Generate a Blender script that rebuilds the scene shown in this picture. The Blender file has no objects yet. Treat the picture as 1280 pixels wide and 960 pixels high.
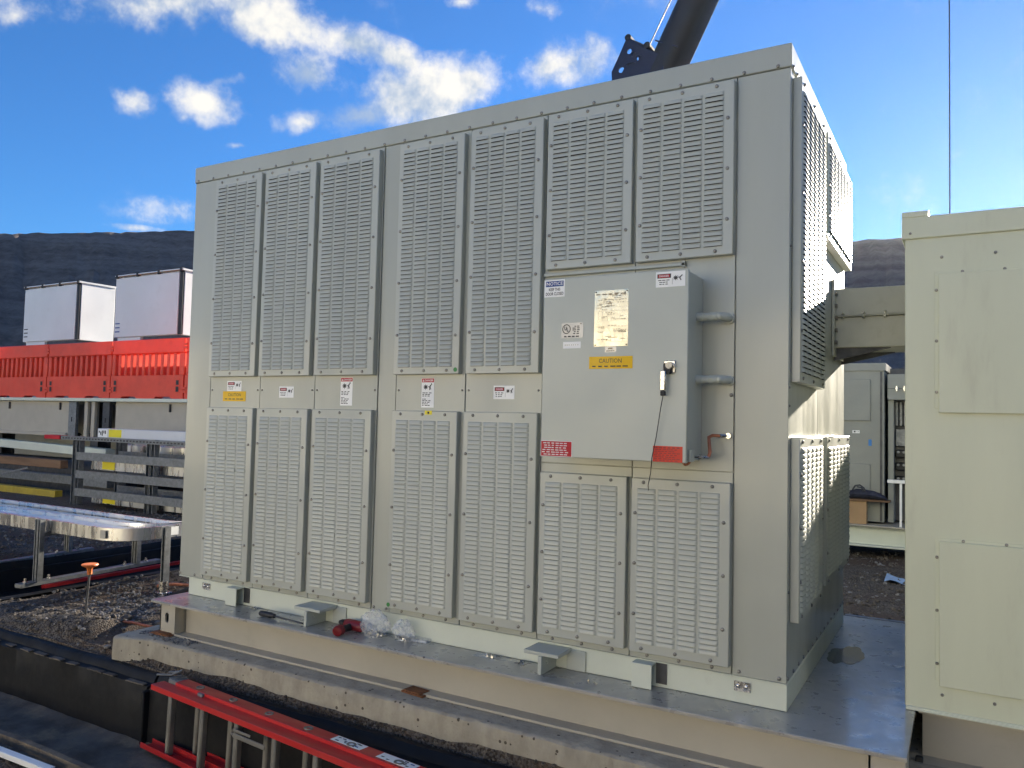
import bpy, math, random
from mathutils import Vector, Matrix, noise as mnoise
random.seed(7)
PI = math.pi
R = math.radians
scene = bpy.context.scene
C = scene.collection

# ------------------------------------------------------------------ camera
CAM = Vector((0.6576, -3.5251, 1.2047))
YAW, PITCH, ROLL, FPX = 0.5238, 0.0475, 0.0237, 980.26
fw = Vector((-math.sin(YAW)*math.cos(PITCH), math.cos(YAW)*math.cos(PITCH), math.sin(PITCH)))
rt0 = Vector((math.cos(YAW), math.sin(YAW), 0.0))
up0 = rt0.cross(fw)
rt = rt0*math.cos(ROLL) + up0*math.sin(ROLL)
up = up0*math.cos(ROLL) - rt0*math.sin(ROLL)
camd = bpy.data.cameras.new('camera')
camd.sensor_width = 36.0
camd.lens = FPX/1280*36.0
camd.clip_start = 0.05
camd.clip_end = 3000
cam = bpy.data.objects.new('camera', camd)
C.objects.link(cam)
m3 = Matrix((rt, up, -fw)).transposed()
cam.matrix_world = Matrix.Translation(CAM) @ m3.to_4x4()
scene.camera = cam
scene.render.resolution_x, scene.render.resolution_y = 1024, 768

# ------------------------------------------------------------------ light
SUN_AZ, SUN_EL = 7.7, 13.6
EXPOSURE = 2.15
SKY_STRENGTH = 0.05
SUN_STRENGTH = 5.0
scene.view_settings.view_transform = 'Standard'
scene.view_settings.look = 'None'
scene.view_settings.exposure = EXPOSURE
scene.view_settings.gamma = 1.0
scene.view_settings.use_curve_mapping = False

world = bpy.data.worlds.new('World')
scene.world = world
world.use_nodes = True
wt = world.node_tree
for n in list(wt.nodes):
    wt.nodes.remove(n)

def wn(kind, **kw):
    n = wt.nodes.new(kind)
    for k, v in kw.items():
        setattr(n, k, v)
    return n

def wmath(op, a, b=None, c=None, clamp=False):
    n = wn('ShaderNodeMath', operation=op)
    n.use_clamp = clamp
    for i, x in enumerate((a, b, c)):
        if x is None:
            continue
        if isinstance(x, (int, float)):
            n.inputs[i].default_value = x
        else:
            wt.links.new(x, n.inputs[i])
    return n.outputs[0]

sky = wn('ShaderNodeTexSky', sky_type='NISHITA')
sky.sun_disc = False
sky.sun_elevation = R(SUN_EL)
sky.sun_rotation = R(SUN_AZ)
sky.altitude = 900
sky.air_density = 1.2
sky.dust_density = 0.05
sky.ozone_density = 8.6
tc = wn('ShaderNodeTexCoord')
sepd = wn('ShaderNodeSeparateXYZ')
wt.links.new(tc.outputs['Generated'], sepd.inputs[0])
dx, dy, dz = sepd.outputs
# warp of the sky direction so that cloud outlines are ragged
nw = wn('ShaderNodeTexNoise')
nw.inputs['Scale'].default_value = 7.5
nw.inputs['Detail'].default_value = 9.0
nw.inputs['Roughness'].default_value = 0.62
wt.links.new(tc.outputs['Generated'], nw.inputs['Vector'])
nfine = nw.outputs['Fac']
nb = wn('ShaderNodeTexNoise')
nb.inputs['Scale'].default_value = 2.3
nb.inputs['Detail'].default_value = 5.0
wt.links.new(tc.outputs['Generated'], nb.inputs['Vector'])
az = wmath('ARCTAN2', dx, dy)
el = wmath('ARCSINE', dz)

def sky_dir(px, py):
    d = rt*((px-640)/FPX) + up*(-(py-480)/FPX) + fw
    d.normalize()
    return math.atan2(d.x, d.y), math.asin(d.z)

# cloud banks: centre (photo pixels, only used to find azimuth / elevation), half sizes in px, slant, weight
BANKS = [(215, 2, 165, 40, -.05, 1.25), (345, 26, 95, 36, .25, 1.2), (440, 52, 75, 26, .3, 1.0),
         (500, 72, 50, 22, .35, 1.0), (545, 118, 130, 50, -.08, 1.1), (590, 100, 50, 22, .2, 1.0), (385, 92, 46, 34, -.1, .95),
         (375, 152, 42, 20, -.2, 1.0), (450, 146, 85, 30, -.15, 1.1), (168, 128, 30, 20, .25, 1.0), (258, 130, 55, 34, .2, 1.05),
         (278, 100, 40, 12, 0, .55), (692, 82, 75, 40, -.1, 1.2), (578, 2, 25, 10, 0, .9), (675, 10, 32, 16, .2, .8),
         (18, 20, 36, 16, -.3, .62), (212, 262, 55, 20, 0, .50), (298, 182, 24, 6, 0, .65), (640, 95, 22, 16, 0, .7), (170, 285, 40, 5, .1, .4)]
mask = None
for px, py, sx, sy, slant, wgt in BANKS:
    a0, e0 = sky_dir(px, py)
    sa, se = 1.12*sx/FPX/math.cos(e0), 1.12*sy/FPX
    # local tilt of the frame against the horizon
    a1, e1 = sky_dir(px+20, py+20*slant)
    th = math.atan2(e1-e0, (a1-a0)*math.cos(e0))
    u = wmath('SUBTRACT', az, a0)
    v = wmath('SUBTRACT', el, e0)
    ct, st = math.cos(th), math.sin(th)
    uu = wmath('ADD', wmath('MULTIPLY', u, ct/sa), wmath('MULTIPLY', v, st/sa))
    vv = wmath('ADD', wmath('MULTIPLY', u, -st/se), wmath('MULTIPLY', v, ct/se))
    r = wmath('SQRT', wmath('ADD', wmath('MULTIPLY', uu, uu), wmath('MULTIPLY', vv, vv)))
    bk = wmath('MULTIPLY', wmath('SUBTRACT', 1.0, r, clamp=True), wgt)
    mask = bk if mask is None else wmath('SMOOTH_MAX', mask, bk, 0.15)
# the same broken cloud goes on round the rest of the sky
off = wmath('ABSOLUTE', wmath('SUBTRACT', az, -0.5))
away = wmath('MULTIPLY', wmath('SUBTRACT', off, 0.95), 2.0, clamp=True)
gen = wmath('MULTIPLY', wmath('MULTIPLY', wmath('SUBTRACT', nb.outputs['Fac'], 0.44), 4.0, clamp=True), away)
mask = wmath('MAXIMUM', mask, wmath('MULTIPLY', gen, 0.8))
nf2 = wn('ShaderNodeTexNoise')
nf2.inputs['Scale'].default_value = 26
nf2.inputs['Detail'].default_value = 10.0
nf2.inputs['Roughness'].default_value = 0.65
wt.links.new(tc.outputs['Generated'], nf2.inputs['Vector'])
dens = wmath('ADD', mask, wmath('MULTIPLY', wmath('SUBTRACT', nfine, 0.5), 2.5))
dens = wmath('ADD', dens, wmath('MULTIPLY', wmath('SUBTRACT', nf2.outputs['Fac'], 0.5), 1.1))
dens = wmath('MULTIPLY', dens, wmath('MULTIPLY', mask, 6.0, clamp=True))
ramp = wn('ShaderNodeMapRange', interpolation_type='SMOOTHSTEP')
ramp.inputs['From Min'].default_value = 0.16
ramp.inputs['From Max'].default_value = 1.0
wt.links.new(dens, ramp.inputs['Value'])
cl = ramp.outputs[0]
# cloud colour: lit crowns, grey-blue thick undersides
shade = wn('ShaderNodeMapRange', interpolation_type='SMOOTHSTEP')
shade.inputs['From Min'].default_value = -0.13
shade.inputs['From Max'].default_value = 0.10
nsh = wn('ShaderNodeTexNoise')
nsh.inputs['Scale'].default_value = 7.5
nsh.inputs['Detail'].default_value = 5.0
nsh.inputs['Roughness'].default_value = 0.62
mv = wn('ShaderNodeVectorMath', operation='ADD')
mv.inputs[1].default_value = (0.014, 0.008, 0.034)
wt.links.new(tc.outputs['Generated'], mv.inputs[0])
wt.links.new(mv.outputs[0], nsh.inputs['Vector'])
wt.links.new(wmath('SUBTRACT', nfine, nsh.outputs['Fac']), shade.inputs['Value'])
cmix = wn('ShaderNodeMix', data_type='RGBA')
cmix.inputs['A'].default_value = (2.0, 2.5, 3.2, 1)
cmix.inputs['B'].default_value = (5.0, 4.8, 4.3, 1)
wt.links.new(shade.outputs[0], cmix.inputs['Factor'])
smix = wn('ShaderNodeMix', data_type='RGBA')
wt.links.new(wmath('MULTIPLY', cl, 0.92), smix.inputs['Factor'])
wt.links.new(sky.outputs[0], smix.inputs['A'])
wt.links.new(cmix.outputs['Result'], smix.inputs['B'])
bg = wn('ShaderNodeBackground')
bg.inputs['Strength'].default_value = SKY_STRENGTH
wt.links.new(smix.outputs['Result'], bg.inputs['Color'])
wo = wn('ShaderNodeOutputWorld')
wt.links.new(bg.outputs[0], wo.inputs['Surface'])

sund = bpy.data.lights.new('sun', 'SUN')
sund.energy = SUN_STRENGTH
sund.angle = R(0.53)
sund.color = (1.0, 0.90, 0.74)
sun = bpy.data.objects.new('sun', sund)
C.objects.link(sun)
sdir = Vector((math.sin(R(SUN_AZ))*math.cos(R(SUN_EL)), math.cos(R(SUN_AZ))*math.cos(R(SUN_EL)), math.sin(R(SUN_EL))))
sun.rotation_euler = sdir.to_track_quat('Z', 'Y').to_euler()
sun.location = sdir*40

# ------------------------------------------------------------------ materials
def mat(name, col, rough=0.5, metal=0.0, var=0.08, vscale=2.5, rvar=0.1, bump=0.0, bscale=180.0, bdist=0.002,
        col2=None, c2scale=4.0, c2lo=0.55, c2hi=0.75, c2amt=0.6, c2rough=None, stretch=None, spec=0.5, trans=0.0, coat=0.0,
        bump2=0.0, b2scale=3.0, b2dist=0.01, pits=None, crough=.13):
    m = bpy.data.materials.new(name)
    m.use_nodes = True
    nt = m.node_tree
    b = nt.nodes['Principled BSDF']
    L = nt.links.new
    geo = nt.nodes.new('ShaderNodeNewGeometry')
    pos = geo.outputs['Position']
    if stretch:
        mp = nt.nodes.new('ShaderNodeVectorMath')
        mp.operation = 'MULTIPLY'
        mp.inputs[1].default_value = stretch
        L(pos, mp.inputs[0])
        spos = mp.outputs[0]
    else:
        spos = pos

    def noise(scale, detail=6.0, src=None, rgh=0.6):
        n = nt.nodes.new('ShaderNodeTexNoise')
        n.inputs['Scale'].default_value = scale
        n.inputs['Detail'].default_value = detail
        n.inputs['Roughness'].default_value = rgh
        L(src or spos, n.inputs['Vector'])
        return n.outputs['Fac']

    def mixc(f, a, bb):
        n = nt.nodes.new('ShaderNodeMix')
        n.data_type = 'RGBA'
        for sock, x in (('A', a), ('B', bb)):
            if isinstance(x, tuple):
                n.inputs[sock].default_value = (*x[:3], 1)
            else:
                L(x, n.inputs[sock])
        L(f, n.inputs['Factor'])
        return n.outputs['Result']

    def rng(f, lo, hi, o0=0.0, o1=1.0):
        n = nt.nodes.new('ShaderNodeMapRange')
        n.interpolation_type = 'SMOOTHSTEP'
        n.inputs['From Min'].default_value = lo
        n.inputs['From Max'].default_value = hi
        n.inputs['To Min'].default_value = o0
        n.inputs['To Max'].default_value = o1
        L(f, n.inputs['Value'])
        return n.outputs[0]
    nv = noise(vscale)
    lo = tuple(max(0.0, c*(1-var)) for c in col)
    hi = tuple(min(1.0, c*(1+var)) for c in col)
    cc = mixc(rng(nv, 0.3, 0.7), lo, hi)
    rr = rng(noise(vscale*2.3, 4.0), 0.3, 0.7, max(0.03, rough-rvar), min(1.0, rough+rvar))
    if col2 is not None:
        f2 = rng(noise(c2scale, 9.0, None, 0.66), c2lo, c2hi, 0.0, c2amt)
        cc = mixc(f2, cc, col2)
        if c2rough is not None:
            nr = nt.nodes.new('ShaderNodeMix')
            L(f2, nr.inputs['Factor'])
            L(rr, nr.inputs['A'])
            nr.inputs['B'].default_value = c2rough
            rr = nr.outputs['Result']
    if pits:
        vo = nt.nodes.new('ShaderNodeTexVoronoi')
        vo.inputs['Scale'].default_value = pits[0]
        L(pos, vo.inputs['Vector'])
        sp = nt.nodes.new('ShaderNodeSeparateColor')
        L(vo.outputs['Color'], sp.inputs[0])
        mu = nt.nodes.new('ShaderNodeMath')
        mu.operation = 'MULTIPLY_ADD'
        L(sp.outputs[0], mu.inputs[0])
        mu.inputs[1].default_value = pits[1]/.35
        mu.inputs[2].default_value = -pits[1]/.35*.65
        lt = nt.nodes.new('ShaderNodeMath')
        lt.operation = 'LESS_THAN'
        L(vo.outputs['Distance'], lt.inputs[0])
        L(mu.outputs[0], lt.inputs[1])
        cc = mixc(lt.outputs[0], cc, pits[2])
    L(cc, b.inputs['Base Color'])
    L(rr, b.inputs['Roughness'])
    b.inputs['Metallic'].default_value = metal
    b.inputs['Specular IOR Level'].default_value = spec
    b.inputs['Coat Weight'].default_value = coat
    b.inputs['Coat Roughness'].default_value = crough
    if trans:
        tr = nt.nodes.new('ShaderNodeBsdfTranslucent')
        L(cc, tr.inputs['Color'])
        mx = nt.nodes.new('ShaderNodeMixShader')
        mx.inputs[0].default_value = trans
        L(b.outputs[0], mx.inputs[1])
        L(tr.outputs[0], mx.inputs[2])
        L(mx.outputs[0], nt.nodes['Material Output'].inputs['Surface'])
    prev = None
    if bump2:
        bn2 = nt.nodes.new('ShaderNodeBump')
        bn2.inputs['Strength'].default_value = bump2
        bn2.inputs['Distance'].default_value = b2dist
        L(noise(b2scale, 2.0, pos), bn2.inputs['Height'])
        prev = bn2
    if bump:
        bn = nt.nodes.new('ShaderNodeBump')
        bn.inputs['Strength'].default_value = bump
        bn.inputs['Distance'].default_value = bdist
        L(noise(bscale, 5.0), bn.inputs['Height'])
        if prev:
            L(prev.outputs[0], bn.inputs['Normal'])
        prev = bn
    if prev:
        L(prev.outputs[0], b.inputs['Normal'])
    return m

M = {}
M['paint'] = mat('grey_enclosure_paint', (.415, .428, .37), .38, var=.05, vscale=2.2, rvar=.07, bump=.05, bscale=260, bdist=.0006,
                 col2=(.33, .31, .26), c2scale=9, c2lo=.56, c2hi=.82, c2amt=.30, bump2=.55, b2scale=2.4, b2dist=.014, coat=.3, stretch=(1, 1, .16))
M['paint_flat'] = mat('grey_panel_paint', (.455, .472, .418), .40, var=.045, vscale=2.6, rvar=.06, bump=.05, bscale=260, bdist=.0006,
                      col2=(.35, .33, .28), c2scale=11, c2lo=.56, c2hi=.82, c2amt=.25, coat=.25, crough=.06, stretch=(1, 1, .16))
M['box_paint'] = mat('blue_grey_box_paint', (.475, .50, .445), .34, var=.03, vscale=1.5, rvar=.06, bump=.06, bscale=300, bdist=.0006)
M['cream'] = mat('pale_base_paint', (.64, .67, .56), .45, var=.05, vscale=2, rvar=.08, col2=(.38, .36, .29), c2scale=8, c2lo=.58, c2hi=.8, c2amt=.35, bump=.05)
M['neigh'] = mat('beige_grey_paint', (.61, .63, .48), .42, var=.05, vscale=1.6, rvar=.08, bump=.05, bscale=260, bdist=.0006,
                 col2=(.36, .34, .27), c2scale=8, c2lo=.54, c2hi=.8, c2amt=.35, bump2=.45, b2scale=1.8, b2dist=.014, stretch=(1, 1, .2))
M['skid'] = mat('skid_beam_paint', (.44, .405, .33), .5, var=.07, vscale=1.6, rvar=.1, bump=.08, bscale=150, bdist=.001,
                col2=(.30, .26, .20), c2scale=6, c2lo=.56, c2hi=.8, c2amt=.35)
M['deck'] = mat('skid_deck_paint', (.38, .36, .315), .36, .10, spec=.8, var=.14, vscale=5, rvar=.13, bump=.25, bscale=60, bdist=.002,
                col2=(.58, .54, .47), c2scale=24, c2lo=.54, c2hi=.74, c2amt=.55, c2rough=.5, coat=.4, pits=(14, .16, (.07, .065, .06)))
M['hole_shade'] = mat('opening_shade', (.012, .012, .012), .9, var=.2)  # near-black colour stands in for the shade inside openings
M['zinc'] = mat('zinc_screw', (.27, .26, .24), .4, .9, var=.2, vscale=40)
M['galv'] = mat('galvanised_steel', (.22, .23, .235), .5, .55, var=.18, vscale=22, rvar=.14, bump=.1, bscale=60)
M['alu_sheet'] = mat('aluminium_sheet', (.78, .78, .77), .34, 1.0, var=.05, vscale=3, rvar=.08, stretch=(.3, 1, 1))
M['alu'] = mat('bare_aluminium', (.80, .79, .77), .30, 1.0, var=.06, vscale=5, rvar=.1, bump=.07, bscale=7, bdist=.006, stretch=(1, 1, .15))
M['brushed'] = mat('shiny_steel', (.62, .60, .56), .25, 1.0, var=.12, vscale=30)
M['concrete'] = mat('weathered_concrete', (.37, .335, .265), .88, spec=.3, var=.16, vscale=9, rvar=.08, bump=.7, bscale=55, bdist=.006,
                    col2=(.20, .165, .12), c2scale=16, c2lo=.52, c2hi=.8, c2amt=.6, bump2=.5, b2scale=30, b2dist=.012, pits=(34, .30, (.10, .085, .065)), stretch=(1, 1, .5))
M['liner'] = mat('black_liner_plastic', (.010, .0105, .012), .6, spec=.22, var=.25, vscale=3, rvar=.1, bump=.25, bscale=14, bdist=.01,
                 col2=(.04, .036, .03), c2scale=4, c2lo=.55, c2hi=.8, c2amt=.5, c2rough=.85)
M['liner_dusty'] = mat('dusty_liner_floor', (.135, .118, .10), .9, spec=.06, var=.3, vscale=4, rvar=.1, bump=.6, bscale=16, bdist=.012,
                       col2=(.27, .215, .15), c2scale=3.2, c2lo=.46, c2hi=.66, c2amt=.85, c2rough=.9)
M['red_frp'] = mat('red_fibreglass', (.52, .022, .022), .38, var=.12, vscale=5, rvar=.1, bump=.1, bscale=80, stretch=(.15, 1, 1),
                   col2=(.30, .07, .06), c2scale=12, c2lo=.58, c2hi=.8, c2amt=.5, c2rough=.7)
M['rung'] = mat('dull_aluminium_rung', (.20, .19, .165), .6, .25, var=.15, vscale=9, rvar=.12, col2=(.16, .14, .11), c2scale=18, c2amt=.5)
M['barrier'] = mat('red_barrier_plastic', (.92, .105, .055), .42, var=.07, vscale=2, rvar=.1, trans=.2, col2=(.6, .06, .04), c2scale=5, c2amt=.3)
M['white_cab'] = mat('white_cabinet_paint', (.66, .67, .68), .42, var=.04, vscale=1.2, rvar=.08, col2=(.5, .49, .46), c2scale=3, c2amt=.3)
M['dark'] = mat('black_rubber', (.02, .02, .021), .6, var=.2)
M['white'] = mat('white_sticker', (.90, .90, .87), .4, var=.03)
M['silver_label'] = mat('silver_label', (.52, .50, .46), .35, .35, var=.05)
M['brass_plate'] = mat('anodised_nameplate', (.78, .70, .50), .26, .55, var=.04, vscale=8)
M['ink'] = mat('black_ink', (.02, .02, .02), .5, var=.1)
M['ink_brown'] = mat('brown_ink', (.32, .24, .14), .5, var=.1)
M['red_ink'] = mat('red_ink', (.50, .02, .03), .45, spec=.25, var=.05)
M['orange_red'] = mat('orange_red_label', (.66, .055, .03), .45, spec=.25, var=.05)
M['white_ink'] = mat('white_ink', (.78, .76, .76), .5, var=.03)
M['pink_ink'] = mat('dark_red_ink', (.33, .03, .025), .5, var=.03)
M['blue_ink'] = mat('blue_ink', (.015, .06, .26), .45, spec=.25, var=.05)
M['yellow'] = mat('yellow_label', (.83, .50, .01), .4, spec=.25, var=.05)
M['yellow2'] = mat('yellow_tape', (.85, .72, .02), .4, var=.05)
M['green'] = mat('green_dot', (.03, .22, .05), .5, var=.1)
M['blue_tape'] = mat('blue_tape', (.05, .22, .55), .6, var=.1)
M['rust'] = mat('rusty_steel', (.19, .075, .028), .85, var=.35, vscale=14, bump=.6, bscale=70, bdist=.004, col2=(.06, .03, .02), c2scale=20, c2amt=.7)
M['copper'] = mat('copper_wire', (.52, .20, .11), .4, .8, var=.2, vscale=20)
M['orange'] = mat('orange_plastic', (.62, .16, .03), .5, var=.15, vscale=20)
M['timber'] = mat('brown_timber', (.20, .115, .06), .75, var=.25, vscale=6, bump=.4, bscale=30, stretch=(.12, 1, 1))
M['ply'] = mat('pale_timber', (.42, .27, .14), .7, var=.15, vscale=6, bump=.3, bscale=30, stretch=(.3, 1, .3))
M['drill_red'] = mat('drill_red_plastic', (.20, .012, .016), .4, var=.1, vscale=20)
M['drill_black'] = mat('drill_black_rubber', (.018, .018, .02), .55, var=.2)
M['boom'] = mat('black_boom_paint', (.018, .018, .02), .4, var=.2, vscale=.6, rvar=.1, bump=.1, bscale=4)
M['navy'] = mat('navy_bracket_paint', (.011, .016, .045), .4, var=.15, vscale=3)
M['cloth'] = mat('blue_cloth', (.36, .50, .66), .8, var=.12, vscale=20, bump=.5, bscale=40)
M['bag_cloth'] = mat('navy_bag_fabric', (.03, .033, .055), .85, var=.3, vscale=18, bump=.5, bscale=60)
M['steel_dark'] = mat('dark_steel', (.08, .082, .088), .5, .6, var=.2, vscale=10)
M['ochre'] = mat('yellow_beam_paint', (.42, .31, .03), .5, var=.12, vscale=4, col2=(.2, .14, .05), c2scale=9, c2amt=.4)
M['stone_grey'] = mat('grey_gravel', (.185, .175, .165), .9, var=.55, vscale=37, bump=.4, bscale=90)
M['stone_brown'] = mat('brown_gravel', (.10, .084, .068), .92, var=.6, vscale=31, bump=.4, bscale=90)
M['house'] = mat('cream_house_paint', (.72, .675, .56), .5, var=.05)  # made paler so the added houses bounce more warm light
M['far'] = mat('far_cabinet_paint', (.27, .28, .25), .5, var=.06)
M['wet'] = mat('wet_patch', (.06, .06, .058), .08, var=.1, spec=.8)
M['duct'] = mat('bus_duct_paint', (.45, .45, .385), .45, var=.06, vscale=3, col2=(.33, .31, .25), c2scale=14, c2lo=.5, c2hi=.75, c2amt=.4)
M['module'] = mat('module_wall_paint', (.40, .41, .39), .5, var=.06)

def plastic_film():
    m = bpy.data.materials.new('clear_plastic_film')
    m.use_nodes = True
    nt = m.node_tree
    b = nt.nodes['Principled BSDF']
    b.inputs['Base Color'].default_value = (.82, .84, .86, 1)
    b.inputs['Roughness'].default_value = .18
    b.inputs['Specular IOR Level'].default_value = .8
    tr = nt.nodes.new('ShaderNodeBsdfTransparent')
    mx = nt.nodes.new('ShaderNodeMixShader')
    n = nt.nodes.new('ShaderNodeTexNoise')
    n.inputs['Scale'].default_value = 22
    n.inputs['Detail'].default_value = 4
    g = nt.nodes.new('ShaderNodeNewGeometry')
    nt.links.new(g.outputs['Position'], n.inputs['Vector'])
    mr = nt.nodes.new('ShaderNodeMapRange')
    mr.inputs['From Min'].default_value = .35
    mr.inputs['From Max'].default_value = .65
    mr.inputs['To Min'].default_value = .12
    mr.inputs['To Max'].default_value = .42
    nt.links.new(n.outputs['Fac'], mr.inputs['Value'])
    nt.links.new(mr.outputs[0], mx.inputs[0])
    nt.links.new(tr.outputs[0], mx.inputs[1])
    nt.links.new(b.outputs[0], mx.inputs[2])
    nt.links.new(mx.outputs[0], nt.nodes['Material Output'].inputs['Surface'])
    return m
M['film'] = plastic_film()

def ground_mat():
    m = bpy.data.materials.new('gravel_ground')
    m.use_nodes = True
    nt = m.node_tree
    L = nt.links.new
    b = nt.nodes['Principled BSDF']
    b.inputs['Roughness'].default_value = .95
    g = nt.nodes.new('ShaderNodeNewGeometry')
    pos = g.outputs['Position']

    def noise(s, d=8, r=.65):
        n = nt.nodes.new('ShaderNodeTexNoise')
        n.inputs['Scale'].default_value = s
        n.inputs['Detail'].default_value = d
        n.inputs['Roughness'].default_value = r
        L(pos, n.inputs['Vector'])
        return n.outputs['Fac']
    vo = nt.nodes.new('ShaderNodeTexVoronoi')
    vo.inputs['Scale'].default_value = 85
    L(pos, vo.inputs['Vector'])
    cr = nt.nodes.new('ShaderNodeValToRGB')
    cr.color_ramp.elements[0].position = .15
    cr.color_ramp.elements[0].color = (.045, .032, .022, 1)
    cr.color_ramp.elements[1].position = .9
    cr.color_ramp.elements[1].color = (.17, .145, .115, 1)
    sc = nt.nodes.new('ShaderNodeSeparateColor')
    L(vo.outputs['Color'], sc.inputs[0])
    L(sc.outputs[0], cr.inputs[0])
    mx = nt.nodes.new('ShaderNodeMix')
    mx.data_type = 'RGBA'
    mr = nt.nodes.new('ShaderNodeMapRange')
    mr.inputs['From Min'].default_value = .45
    mr.inputs['From Max'].default_value = .6
    L(noise(1.1), mr.inputs['Value'])
    L(mr.outputs[0], mx.inputs['Factor'])
    L(cr.outputs[0], mx.inputs['A'])
    soil = nt.nodes.new('ShaderNodeMix')
    soil.data_type = 'RGBA'
    soil.inputs['A'].default_value = (.055, .034, .022, 1)
    soil.inputs['B'].default_value = (.13, .085, .055, 1)
    L(noise(9), soil.inputs['Factor'])
    L(soil.outputs['Result'], mx.inputs['B'])
    L(mx.outputs['Result'], b.inputs['Base Color'])
    bp1 = nt.nodes.new('ShaderNodeBump')
    bp1.inputs['Strength'].default_value = .9
    bp1.inputs['Distance'].default_value = .012
    ad = nt.nodes.new('ShaderNodeMath')
    ad.operation = 'ADD'
    L(noise(45, 6), ad.inputs[0])
    sb = nt.nodes.new('ShaderNodeMath')
    sb.operation = 'SUBTRACT'
    sb.inputs[0].default_value = .6
    L(vo.outputs['Distance'], sb.inputs[1])
    L(sb.outputs[0], ad.inputs[1])
    L(ad.outputs[0], bp1.inputs['Height'])
    L(bp1.outputs[0], b.inputs['Normal'])
    return m
M['ground'] = ground_mat()

def hill_mat():
    m = bpy.data.materials.new('dark_spoil_slope')
    m.use_nodes = True
    nt = m.node_tree
    L = nt.links.new
    b = nt.nodes['Principled BSDF']
    b.inputs['Roughness'].default_value = .95
    b.inputs['Specular IOR Level'].default_value = .2
    g = nt.nodes.new('ShaderNodeNewGeometry')
    mp = nt.nodes.new('ShaderNodeVectorMath')
    mp.operation = 'MULTIPLY'
    mp.inputs[1].default_value = (.05, .05, .9)
    L(g.outputs['Position'], mp.inputs[0])
    n1 = nt.nodes.new('ShaderNodeTexNoise')
    n1.inputs['Scale'].default_value = 1.0
    n1.inputs['Detail'].default_value = 8
    L(mp.outputs[0], n1.inputs['Vector'])
    n2 = nt.nodes.new('ShaderNodeTexNoise')
    n2.inputs['Scale'].default_value = .9
    n2.inputs['Detail'].default_value = 10
    n2.inputs['Roughness'].default_value = .75
    L(g.outputs['Position'], n2.inputs['Vector'])
    mu = nt.nodes.new('ShaderNodeMath')
    mu.operation = 'MULTIPLY_ADD'
    mu.inputs[1].default_value = .45
    L(n1.outputs['Fac'], mu.inputs[0])
    m2 = nt.nodes.new('ShaderNodeMath')
    m2.operation = 'MULTIPLY'
    m2.inputs[1].default_value = .55
    L(n2.outputs['Fac'], m2.inputs[0])
    L(m2.outputs[0], mu.inputs[2])
    cr = nt.nodes.new('ShaderNodeValToRGB')
    cr.color_ramp.elements[0].position = .41
    cr.color_ramp.elements[0].color = (.100, .080, .066, 1)
    cr.color_ramp.elements[1].position = .60
    cr.color_ramp.elements[1].color = (.21, .17, .145, 1)
    L(mu.outputs[0], cr.inputs[0])
    L(cr.outputs[0], b.inputs['Base Color'])
    bp1 = nt.nodes.new('ShaderNodeBump')
    bp1.inputs['Strength'].default_value = .35
    bp1.inputs['Distance'].default_value = .6
    L(n2.outputs['Fac'], bp1.inputs['Height'])
    L(bp1.outputs[0], b.inputs['Normal'])
    return m
M['hill'] = hill_mat()

# ------------------------------------------------------------------ mesh helper
def wloc(o):
    v = Vector((0, 0, 0))
    while o is not None:
        v += o.location
        o = o.parent
    return v

_textcache = {}
def text_geo(s, bold=0.0):
    k = (s, bold)
    if k not in _textcache:
        cu = bpy.data.curves.new('txt', 'FONT')
        cu.body = s
        cu.offset = bold
        cu.resolution_u = 2
        o = bpy.data.objects.new('txt', cu)
        C.objects.link(o)
        dg = bpy.context.evaluated_depsgraph_get()
        me = bpy.data.meshes.new_from_object(o.evaluated_get(dg))
        vs = [(v.co.x, v.co.y) for v in me.vertices]
        fs = [tuple(p.vertices) for p in me.polygons]
        bpy.data.objects.remove(o)
        bpy.data.curves.remove(cu)
        bpy.data.meshes.remove(me)
        _textcache[k] = (vs, fs)
    return _textcache[k]

def plate2d(outer, holes, ext):
    """flat plate with holes: vertices (a, c, height), faces"""
    cu = bpy.data.curves.new('plate', 'CURVE')
    cu.dimensions = '2D'
    cu.fill_mode = 'BOTH'
    cu.extrude = ext
    for loop in [outer]+holes:
        sp = cu.splines.new('POLY')
        sp.points.add(len(loop)-1)
        for p, (a, c) in zip(sp.points, loop):
            p.co = (a, c, 0, 1)
        sp.use_cyclic_u = True
    o = bpy.data.objects.new('plate', cu)
    C.objects.link(o)
    me = bpy.data.meshes.new_from_object(o.evaluated_get(bpy.context.evaluated_depsgraph_get()))
    vs = [tuple(v.co) for v in me.vertices]
    fs = [tuple(p.vertices) for p in me.polygons]
    bpy.data.objects.remove(o)
    bpy.data.curves.remove(cu)
    bpy.data.meshes.remove(me)
    return vs, fs

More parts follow.
